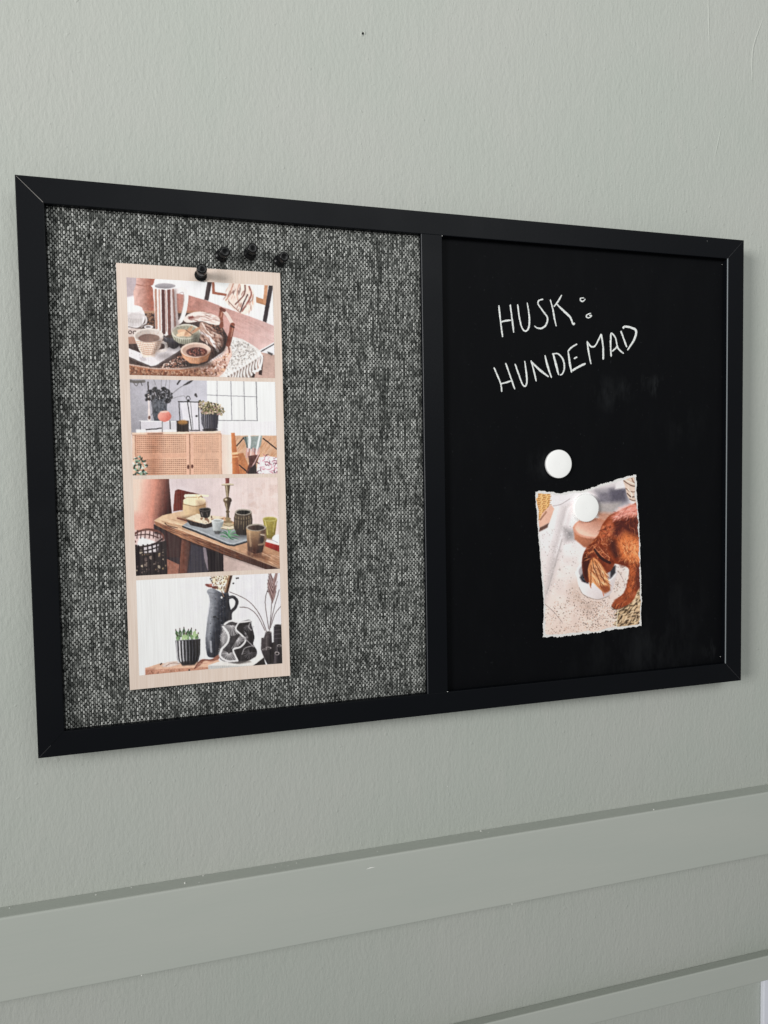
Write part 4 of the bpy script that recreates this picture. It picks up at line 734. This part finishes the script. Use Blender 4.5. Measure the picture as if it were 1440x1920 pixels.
# paint chips at the inner corners
def chip(x, y, z, s, parent, name='paint_chip'):
    k = 7; v = [(x+s*rnd.uniform(.5, 1)*math.cos(2*math.pi*i/k), y, z+s*rnd.uniform(.6, 1.2)*math.sin(2*math.pi*i/k)) for i in range(k)]+[(x, y-s*.5, z)]
    return mesh_obj(name, v, [(i, k, (i+1) % k) for i in range(k)]+[tuple(range(k))], M_crumb, parent)
chip(.0089, -.0178, .1845, .0004, r_top); chip(.0086, -.0178, -.1846, .0004, r_bot); chip(.2603, -.018, .1987, .00025, r_top); chip(.2805, PANEL-.0002, .1808, .0003, r_rgt); chip(.2808, PANEL-.0002, -.1795, .00035, r_rgt)

# pinboard half: backing and a real plain weave, each float a small pillow
pin_panel = box_obj('pinboard_panel', -W2+.013, -.0055, -.0085, PANEL+.0006, -H2+.013, H2-.013, M_hole, board)
def weave(x0, x1, z0, z1):
    px, pz = .00146, .00160
    nx, nz = int((x1-x0)/px), int((z1-z0)/pz)
    px, pz = (x1-x0)/nx, (z1-z0)/nz
    r = np.random.RandomState(8)
    I, J = np.meshgrid(np.arange(nx), np.arange(nz), indexing='ij')
    warp = ((I+J) % 2 == 0)
    def along(a, b, L):          # yarn shade drifting along each thread
        g = r.rand(a, int(b/L)+3); off = r.rand(a)*L; t = (np.arange(b)[None]+off[:, None])/L; i = t.astype(int); fr = t-i
        rows = np.arange(a)[:, None]; return g[rows, i]*(1-fr)+g[rows, i+1]*fr
    base_w = r.rand(nx)*.16
    sw = np.clip(along(nx, nz, 6)*.24+along(nx, nz, 2)*.26+r.rand(nx, nz)*.24+.29+base_w[:, None]*.6-.05, 0, 1)
    sf = np.clip(along(nz, nx, 9).T*.6+along(nz, nx, 3).T*.3-.12, 0, 1)
    # slubs: patches where the weave is darker or greyer
    gy = r.rand(nx//14+3, nz//14+3); a, b = I/14., J/14.; ai, bi = a.astype(int), b.astype(int); fa, fb = a-ai, b-bi
    patch = (gy[ai, bi]*(1-fa)+gy[ai+1, bi]*fa)*(1-fb)+(gy[ai, bi+1]*(1-fa)+gy[ai+1, bi+1]*fa)*fb
    sw = np.clip(sw*(.92+.12*patch)*(.90+.16*r.rand(nz)[None]), 0, 1)
    shade = np.where(warp, sw, sf*.72)+r.uniform(-.06, .06, I.shape)
    stops = np.array([0, .28, .5, .72, 1.0])
    cols = np.array([[.009, .010, .0095], [.028, .030, .028], [.11, .116, .109], [.42, .43, .41], [.78, .79, .76]])
    C = np.stack([np.interp(shade, stops, cols[:, k]) for k in range(3)], -1)
    cx = x0+(I+.5+r.uniform(-.1, .1, I.shape))*px; cz = z0+(J+.5+r.uniform(-.1, .1, I.shape))*pz
    hx = np.where(warp, .40, .62)*px*r.uniform(.85, 1.15, I.shape); hz_ = np.where(warp, .80, .40)*pz*r.uniform(.85, 1.12, I.shape)
    hh = np.where(warp, .00050, .00030)*r.uniform(.8, 1.2, I.shape); sk = r.uniform(-.12, .12, I.shape)*px
    U = np.array([-1, 0, 1.]); V = np.array([-1, -.45, .45, 1.])
    uu, vv = np.meshgrid(U, V, indexing='ij'); uu, vv = uu.ravel(), vv.ravel()
    # tapered ends, rounded back
    wv = np.where(np.abs(vv) == 1, .55, 1.0); wu = np.where(np.abs(uu) == 1, .8, 1.0)
    isw = warp.ravel()[:, None]
    X = cx.ravel()[:, None]+hx.ravel()[:, None]*uu*np.where(isw, wv, 1)+sk.ravel()[:, None]*vv
    Z = cz.ravel()[:, None]+hz_.ravel()[:, None]*vv*np.where(isw, 1, wu)
    prof = np.where(isw, (1-.75*uu**2)*(1-.8*vv**4), (1-.8*uu**2)*(1-.75*vv**2))
    Y = PANEL+.0003-hh.ravel()[:, None]*prof
    verts = np.stack([X, Y, Z], -1).reshape(-1, 3); K = nx*nz
    q = np.array([(i*4+j, (i+1)*4+j, (i+1)*4+j+1, i*4+j+1) for i in range(2) for j in range(3)])
    faces = (np.arange(K)[:, None, None]*12+q[None]).reshape(-1, 4)
    return verts, faces, np.repeat(C.reshape(-1, 3), 12, 0)
v, f, c_ = weave(-W2+.0165, -.0078, -H2+.0165, H2-.0165)
tag(mesh_obj('woven_fabric', v, f, M_yarn, pin_panel, True, c_), kind='stuff')

# chalkboard half with the lettering
chalk = box_obj('chalkboard', .0055, W2-.013, -.0085, PANEL, -H2+.013, H2-.013, M_chalkboard, board)
HL = np.array([[0.10928545204981377, -0.001499005117237956, 43.172546071667625], [-0.0012439575632466416, -0.10319555238828997, 155.21932247505848], [-5.0928659879008983e-05, -7.614498061824464e-06, 1.0]])
def drawn(H, p):
    p = np.asarray(p, float); h = np.c_[p, np.ones(len(p))] @ H.T; return h[:, :2]/h[:, 2:]/1000
LETTERS = [
 [[(150, 222), (158, 300), (168, 390), (180, 475)], [(240, 215), (252, 310), (268, 440)], [(160, 358), (200, 346), (246, 341)]],
 [[(299, 214), (313, 320), (333, 400), (362, 428), (388, 395), (391, 310), (374, 200)]],
 [[(501, 174), (468, 185), (462, 212), (500, 268), (536, 322), (524, 378), (490, 404), (455, 402), (430, 384)]],
 [[(558, 175), (580, 262), (592, 330), (606, 390)], [(648, 140), (622, 188), (586, 234)], [(606, 210), (662, 265), (716, 318), (738, 371), (751, 362)]],
 [[(826, 163), (800, 166), (797, 182), (815, 191), (833, 178), (830, 170)]],
 [[(882, 284), (850, 298), (845, 314), (865, 322), (886, 304), (866, 302)]],
 [[(110, 715), (145, 795), (166, 850), (173, 910)], [(203, 680), (240, 785), (277, 890)], [(166, 845), (205, 836), (246, 822)]],
 [[(278, 686), (310, 778), (338, 850), (360, 864), (373, 825), (366, 745), (355, 664)]],
 [[(405, 660), (428, 745), (447, 828)], [(410, 672), (470, 732), (545, 790)], [(515, 618), (538, 710), (568, 798)]],
 [[(580, 603), (600, 680), (625, 776)], [(572, 610), (620, 608), (660, 655), (670, 718), (655, 765), (634, 776)]],
 [[(700, 588), (713, 680), (728, 756)], [(696, 590), (728, 556), (771, 530)], [(744, 646), (771, 633)], [(732, 742), (780, 712), (838, 685)]],
 [[(850, 505), (864, 600), (881, 690)], [(852, 512), (880, 548), (910, 548), (938, 502), (962, 450)], [(962, 450), (977, 555), (978, 655)]],
 [[(1040, 440), (1037, 540), (1042, 630)], [(1042, 440), (1075, 480), (1096, 562), (1141, 605)], [(1049, 588), (1078, 562), (1092, 540)]],
 [[(1118, 425), (1140, 485), (1166, 556)], [(1134, 406), (1152, 391), (1200, 400), (1238, 424), (1226, 490), (1170, 580)]],
]
THICK = {(3, 2): 1.25, (8, 1): 1.3, (8, 2): 1.25, (9, 0): 1.35, (10, 0): 1.3, (10, 3): 1.3, (13, 1): 1.45, (12, 0): 1.15, (11, 2): 1.2, (13, 0): 1.15}
for li, strokes in enumerate(LETTERS):
    v, f = [], []
    for si, s in enumerate(strokes):
        p = drawn(HL, s); c = Canvas.smooth(p, False, 9) if len(p) > 2 else np.array([p[0]*(1-t)+p[1]*t for t in np.linspace(0, 1, 8)])
        n = len(c); b0 = len(v); wbase = .00062*THICK.get((li, si), 1.0)*(.8 if li in (4, 5) else 1)
        for i in range(n):
            d = c[min(i+1, n-1)]-c[max(i-1, 0)]; d = d/(np.linalg.norm(d)+1e-9); t = i/(n-1)
            w = wbase*(.72+.4*math.sin(math.pi*t)**.5+.12*math.sin(9*t+li+si))*(.55 if i in (0, n-1) else 1)
            yb = PANEL-.00004-.00004*si-.00002*(i % 2)
            for k, h in ((-1, 0), (-.6, .00012), (.6, .00012), (1, 0)):
                ww = w*k+rnd.uniform(-.00011, .00011); v.append((c[i][0]-d[1]*ww, yb-h, c[i][1]+d[0]*ww))
        for i in range(n-1):
            for k in range(3): f.append((b0+i*4+k, b0+i*4+k+1, b0+i*4+k+5, b0+i*4+k+4))
        f.append((b0, b0+1, b0+2, b0+3)); f.append(tuple(b0+(n-1)*4+k for k in (3, 2, 1, 0)))
    mesh_obj('chalk_dot' if li in (4, 5) else 'chalk_letter', v, f, M_chalk, chalk)

# ---------------------------------------------------------------- printed sheets
def hom(src, dst):
    A = []
    for (x, y), (u, v) in zip(src, dst): A += [[x, y, 1, 0, 0, 0, -u*x, -u*y, -u], [0, 0, 0, x, y, 1, -v*x, -v*y, -v]]
    return np.linalg.svd(np.array(A, float))[2][-1].reshape(3, 3)
def grade(a, seed, grain=4, con=1.13, sat=.80, hi=.16):
    r = np.random.RandomState(seed); cw = Canvas(8, 8, (0, 0, 0), seed=seed+1); sh = a.shape[:2]
    yy, xx = np.mgrid[0:sh[0], 0:sh[1]]; a = sample(a, xx+.5+.5*cw.noise(sh, 26)+.5*cw.noise(sh, 9), yy+.5+.5*cw.noise(sh, 26)+.5*cw.noise(sh, 9))
    a = (a*2+np.roll(a, 1, 0)+np.roll(a, -1, 0)+np.roll(a, 1, 1)+np.roll(a, -1, 1))/6
    if sat < .6: a = (a*2+np.roll(a, 1, 0)+np.roll(a, -1, 0)+np.roll(a, 1, 1)+np.roll(a, -1, 1))/6
    def box(q, n):
        for ax in (0, 1):
            p = np.pad(q, [(n, n) if k == ax else (0, 0) for k in range(3)], mode='edge'); cs = np.cumsum(p, ax, dtype=np.float64); cs = np.concatenate([np.zeros_like(np.take(cs, [0], ax)), cs], ax)
            L_ = q.shape[ax]; q = (np.take(cs, np.arange(2*n+1, 2*n+1+L_), ax)-np.take(cs, np.arange(L_), ax))/(2*n+1)
        return q
    a = a+.12*(a-box(box(a, 13), 13))+.10*(a-box(a, 4))
    g = (a*np.array([.3, .59, .11])).sum(-1, keepdims=True); a = g+(a-g)*sat; a = a*np.array([1.0, .99, .995])
    a = (a-150)*con+150; a = a+np.clip(a-190, 0, 60)*hi*np.array([1.0, .97, .99])
    cn = Canvas(8, 8, (0, 0, 0), seed=seed); sh = a.shape[:2]
    dk = np.clip((245-a.mean(-1))/120, .12, 1); a *= (1+dk*(.05*cn.noise(sh, 60)+.06*cn.noise(sh, 18)+.07*cn.noise(sh, 8)))[..., None]
    a += r.normal(0, grain, a.shape[:2])[..., None]+r.normal(0, grain*.4, a.shape)
    s = np.clip(a, 4, 250)/255
    return np.where(s <= .04045, s/12.92, ((s+.055)/1.055)**2.4).astype(np.float32)
def sample(img, px, py):
    h, w, _ = img.shape; px = np.clip(px-.5, 0, w-1.001); py = np.clip(py-.5, 0, h-1.001)
    xi, yi = px.astype(int), py.astype(int); fx, fy = (px-xi)[..., None], (py-yi)[..., None]
    return (img[yi, xi]*(1-fx)+img[yi, xi+1]*fx)*(1-fy)+(img[yi+1, xi]*(1-fx)+img[yi+1, xi+1]*fx)*fy

# the strip of four pictures, hung from one pin and standing a little off the cloth below
SX0, SX1, SZ0, SZ1 = -.2373, -.1207, -.1592, .1483
def strip_y(x, z):
    t = (SZ1-z)/(SZ1-SZ0); u = (x-(SX0+SX1)/2)/(SX1-SX0)
    return PANEL-.0006-.0030*t**1.4-.0016*(2*u)**2*t
strip = tag(empty('photo_strip', (0, YB, ZC)), 'tall beige card strip with four printed still-life pictures, pinned to the grey fabric', 'photo strip')
gx, gz = 14, 30; v, f = [], []
for s, dy in ((0, -.0007), (1, 0)):
    for i in range(gx+1):
        for j in range(gz+1):
            x = SX0+(SX1-SX0)*i/gx; z = SZ0+(SZ1-SZ0)*j/gz; v.append((x, strip_y(x, z)+dy, z))
N = (gx+1)*(gz+1); ix = lambda s, i, j: s*N+i*(gz+1)+j
for i in range(gx):
    for j in range(gz):
        f.append((ix(0, i, j), ix(0, i+1, j), ix(0, i+1, j+1), ix(0, i, j+1))); f.append((ix(1, i, j), ix(1, i, j+1), ix(1, i+1, j+1), ix(1, i+1, j)))
for i in range(gx): f.append((ix(1, i, 0), ix(1, i+1, 0), ix(0, i+1, 0), ix(0, i, 0))); f.append((ix(0, i, gz), ix(0, i+1, gz), ix(1, i+1, gz), ix(1, i, gz)))
for j in range(gz): f.append((ix(0, 0, j), ix(0, 0, j+1), ix(1, 0, j+1), ix(1, 0, j))); f.append((ix(1, gx, j), ix(1, gx, j+1), ix(0, gx, j+1), ix(0, gx, j)))
mesh_obj('card', v, f, M_card, strip)
PICS = [
 (paint_tray, [(152, 197), (1215, 265), (1258, 958), (172, 932)], .1385, .0690, 'printed picture of a basket tray with a striped jug and cups'),
 (paint_sideboard, [(103, 43), (1252, 73), (1272, 803), (124, 803)], .0661, -.0033, 'printed picture of a cane sideboard with plants by a window'),
 (paint_bench, [(126, 75), (1278, 70), (1290, 790), (147, 838)], -.0062, -.0762, 'printed picture of a wooden bench with mugs and a candlestick'),
 (paint_jug, [(148, 112), (1290, 60), (1303, 768), (165, 865)], -.0795, -.1492, 'printed picture of a black jug, a ribbed pot and a sculpture'),
]
for k, (fn, quad, z1, z0, lab) in enumerate(PICS):
    img = grade(fn(), 20+k); nu, nv = 330, 222; x0, x1 = -.2306, -.1265
    u, w = np.meshgrid(np.linspace(0, 1, nu), np.linspace(0, 1, nv), indexing='ij')
    Hq = hom([(0, 0), (1, 0), (1, 1), (0, 1)], quad); p = np.stack([u, w, np.ones_like(u)], -1) @ Hq.T
    C = sample(img, p[..., 0]/p[..., 2]*.5, p[..., 1]/p[..., 2]*.5)
    X = x0+(x1-x0)*u; Z = z1+(z0-z1)*w; Y = strip_y(X, Z)-.00078
    idx = np.arange(nu*nv).reshape(nu, nv); fc = np.stack([idx[:-1, :-1], idx[:-1, 1:], idx[1:, 1:], idx[1:, :-1]], -1).reshape(-1, 4)
    o = mesh_obj('picture', np.stack([X, Y, Z], -1).reshape(-1, 3), fc, M_print, strip, True, C.reshape(-1, 3)); o['label'] = lab

# the torn photograph under the second magnet
HD = np.array([[0.09653196075922309, -0.0013227835399084223, 80.21010860831393], [-0.0010982796026012855, -0.09114522413049424, 24.31141009667745], [-4.502370504036911e-05, -6.731630417347531e-06, 1.0]])
OUT = [(118, 505), (160, 495), (240, 505), (330, 516), (400, 510), (430, 498), (520, 495), (580, 485), (640, 460), (740, 432), (800, 410), (850, 395), (930, 375), (985, 355), (1045, 345),
       (1050, 420), (1048, 500), (1060, 620), (1068, 760), (1075, 900), (1082, 1000), (1078, 1150), (1088, 1300), (1085, 1450), (1092, 1500), (1085, 1600), (1085, 1735),
       (1000, 1745), (930, 1760), (850, 1768), (760, 1780), (680, 1800), (560, 1808), (440, 1825), (340, 1840), (260, 1832), (178, 1842),
       (185, 1700), (190, 1560), (182, 1400), (170, 1250), (158, 1100), (148, 950), (140, 850), (130, 700), (122, 600)]
r = np.random.RandomState(31); out = []
for i in range(len(OUT)):
    a, b = np.array(OUT[i], float), np.array(OUT[(i+1) % len(OUT)], float); n = max(2, int(np.linalg.norm(b-a)/9)); d = (b-a)/np.linalg.norm(b-a); ph = r.rand()*6
    for k in range(n):
        t = k/n; amp = 4.0 if i < 15 or 26 <= i < 37 else 2.2
        out.append(a+(b-a)*t+np.array([-d[1], d[0]])*(r.normal(0, amp*.55)+amp*math.sin(ph+t*5)*(0 if k == 0 else 1)))
out = np.array(out); omm = drawn(HD, out)
torn = tag(empty('torn_photo', (0, YB, ZC)), 'torn colour photograph of a brown dog eating from a white bowl, held on the chalkboard', 'photograph')
def torn_y(x, z): return PANEL-.0004-np.maximum(0, -.030-z)*.012-.0000*x
n = len(omm); v = [(x, torn_y(x, z)-dy, z) for dy in (.00030, 0) for x, z in omm]
mesh_obj('paper', v, [tuple(range(n))]+[tuple(range(2*n-1, n-1, -1))]+[(i, n+i, n+(i+1) % n, (i+1) % n) for i in range(n)], M_paper, torn)
bm = bmesh.new(); bm.from_mesh(torn.children[0].data); bmesh.ops.recalc_face_normals(bm, faces=bm.faces); bmesh.ops.triangulate(bm, faces=[q for q in bm.faces if len(q.verts) > 4]); bm.to_mesh(torn.children[0].data); bm.free()
cv = Canvas(1280, 1920, (0, 0, 0)); img = grade(paint_dog()*np.array([1.05, 1.03, 1.02]), 40, con=1.06, sat=1.08, hi=.14)
mk = cv.mask(OUT, 40); al = np.zeros((cv.h, cv.w), np.float32); al[mk[0]] = mk[1]          # .5 on the outline, rising inwards
inner = (al-.5)*80*1.0                                                                      # crop pixels inside the edge
nu, nv = 270, 400; xs = np.linspace(100, 1105, nu); ys = np.linspace(335, 1855, nv); PX, PY = np.meshgrid(xs, ys, indexing='ij')
dist = sample(inner[..., None], PX*.5, PY*.5)[..., 0]
need = np.where(PY < 560, 15, np.where(PY > 1690, 17, 8.0))+cv.noise((nu, nv), 26)*7+cv.noise((nu, nv), 8)*3
keep = dist > np.minimum(need, 34); mm = drawn(HD, np.c_[PX.ravel(), PY.ravel()]); C = sample(img, PX*.5, PY*.5).reshape(-1, 3)
idx = np.arange(nu*nv).reshape(nu, nv); q = np.stack([idx[:-1, :-1], idx[:-1, 1:], idx[1:, 1:], idx[1:, :-1]], -1).reshape(-1, 4); q = q[keep.ravel()[q].all(1)]
used = np.unique(q); rem = -np.ones(nu*nv, int); rem[used] = np.arange(len(used))
P3 = np.stack([mm[:, 0], torn_y(mm[:, 0], mm[:, 1])-.00042, mm[:, 1]], -1)
mesh_obj('picture', P3[used], rem[q], M_dog, torn, True, C[used])

# ---------------------------------------------------------------- magnets
MAG = [(0, 0), (.0108, 0), (.0114, .0004), (.0115, .0028), (.0114, .0031), (.0112, .0033), (.0108, .0034), (.004, .00345), (.0001, .00345)]
def magnet(x, y, z, label):
    v, f = lathe([(r_*1.055, h_) for r_, h_ in MAG[1:]], 64); o = mesh_obj('magnet', v, f, M_white, None, True); o.location = (x, y+YB, ZC+z); return tag(o, label, 'magnet', 'round white magnets')
magnet(.1128, PANEL, .0015, 'round white magnet alone on the chalkboard, above the torn photo')
magnet(.1383, PANEL-.00105, -.0367, 'round white magnet holding the torn dog photo')

# ---------------------------------------------------------------- push pins
PIN = [(.0001, 0), (.0036, 0), (.0041, .0005), (.0042, .0010), (.0038, .0016), (.0028, .0022), (.0023, .0032), (.0023, .0052), (.0027, .0066), (.0032, .0074), (.0034, .0082), (.0034, .0118), (.0032, .0125), (.0027, .0129), (.0021, .0128), (.0001, .0127)]
NEED = [(.0001, -.006), (.0002, -.005), (.0006, 0.0), (.0006, .0006)]
def push_pin(x, y, z, tx, tz, label):
    e = tag(empty('push_pin', (x, y+YB, ZC+z)), label, 'push pin', 'black push pins')
    v, f = lathe([(r_*1.08, h_*1.06) for r_, h_ in PIN], 36); b = mesh_obj('body', v, f, M_pin, e, True)
    v, f = lathe(NEED, 12); mesh_obj('needle', v, f, M_steel, e, True)
    e.rotation_euler = Vector((0, -1, 0)).rotation_difference(Vector((tx, -1, tz)).normalized()).to_euler()
    return e
fy = PANEL-.0008
push_pin(-.1790, PANEL-.0014, .1427, .06, .10, 'black push pin through the top edge of the beige photo strip')
push_pin(-.1640, fy, .1582, .19, -.06, 'black push pin in the fabric, leftmost of the row of three')
push_pin(-.1430, fy, .1610, .09, .02, 'black push pin in the fabric, middle and highest of the row of three')
push_pin(-.1210, fy, .1572, .17, -.03, 'black push pin in the fabric, rightmost of the row of three')

# ---------------------------------------------------------------- crumbs of plaster on the broad rail
v, f = [], []
def crumb(x, y, z, s):
    b0 = len(v)
    for i in range(5): v.append((x+s*math.cos(i*1.257)*rnd.uniform(.6, 1.2), y+s*math.sin(i*1.257)*rnd.uniform(.5, 1), z))
    v.append((x+rnd.uniform(-.3, .3)*s, y, z+s*rnd.uniform(.8, 1.6)))
    for i in range(5): f.append((b0+i, b0+(i+1) % 5, b0+5))
    f.append(tuple(b0+i for i in range(5))[::-1])
zt = ZC-.3157
for x, y, s in [(-.327, -.003, .0006), (-.268, -.004, .0006), (-.243, -.002, .0005), (-.2035, -.008, .0008), (-.190, -.0015, .0006), (-.193, -.010, .0004), (-.134, -.006, .0004), (-.129, -.004, .0003), (-.117, -.005, .0005), (-.124, -.007, .0003), (.0455, -.0015, .0010), (.2107, -.0125, .0007), (.05, -.006, .0003), (-.05, -.007, .0003), (.12, -.005, .0003)]: crumb(x, y*1.25, ZC-.3183+(-y*1.25/.018)*.0021, s)
for x, z, s in [(-.2365, -.3778, .0006), (.0669, -.3778, .0007)]: crumb(x, -.0181, ZC+z, s)
for x, z, s in [(.0155, -.2748, .0005), (-.02, -.262, .0003), (.10, .30, .0004), (.155, .233, .0004), (.15, .262, .0003), (.30, .29, .0004)]: crumb(x, -.0005, ZC+z, s)
b0 = len(v); v += [(-.063, -.01795, ZC-.3255), (-.058, -.0183, ZC-.3248), (-.0535, -.01795, ZC-.3250), (-.058, -.01795, ZC-.3243)]; f += [(b0, b0+1, b0+3), (b0+1, b0+2, b0+3), (b0, b0+2, b0+1)]
tag(mesh_obj('plaster_crumbs', v, f, M_crumb), 'white plaster crumbs scattered on the rail and wall', 'crumbs', kind='stuff')
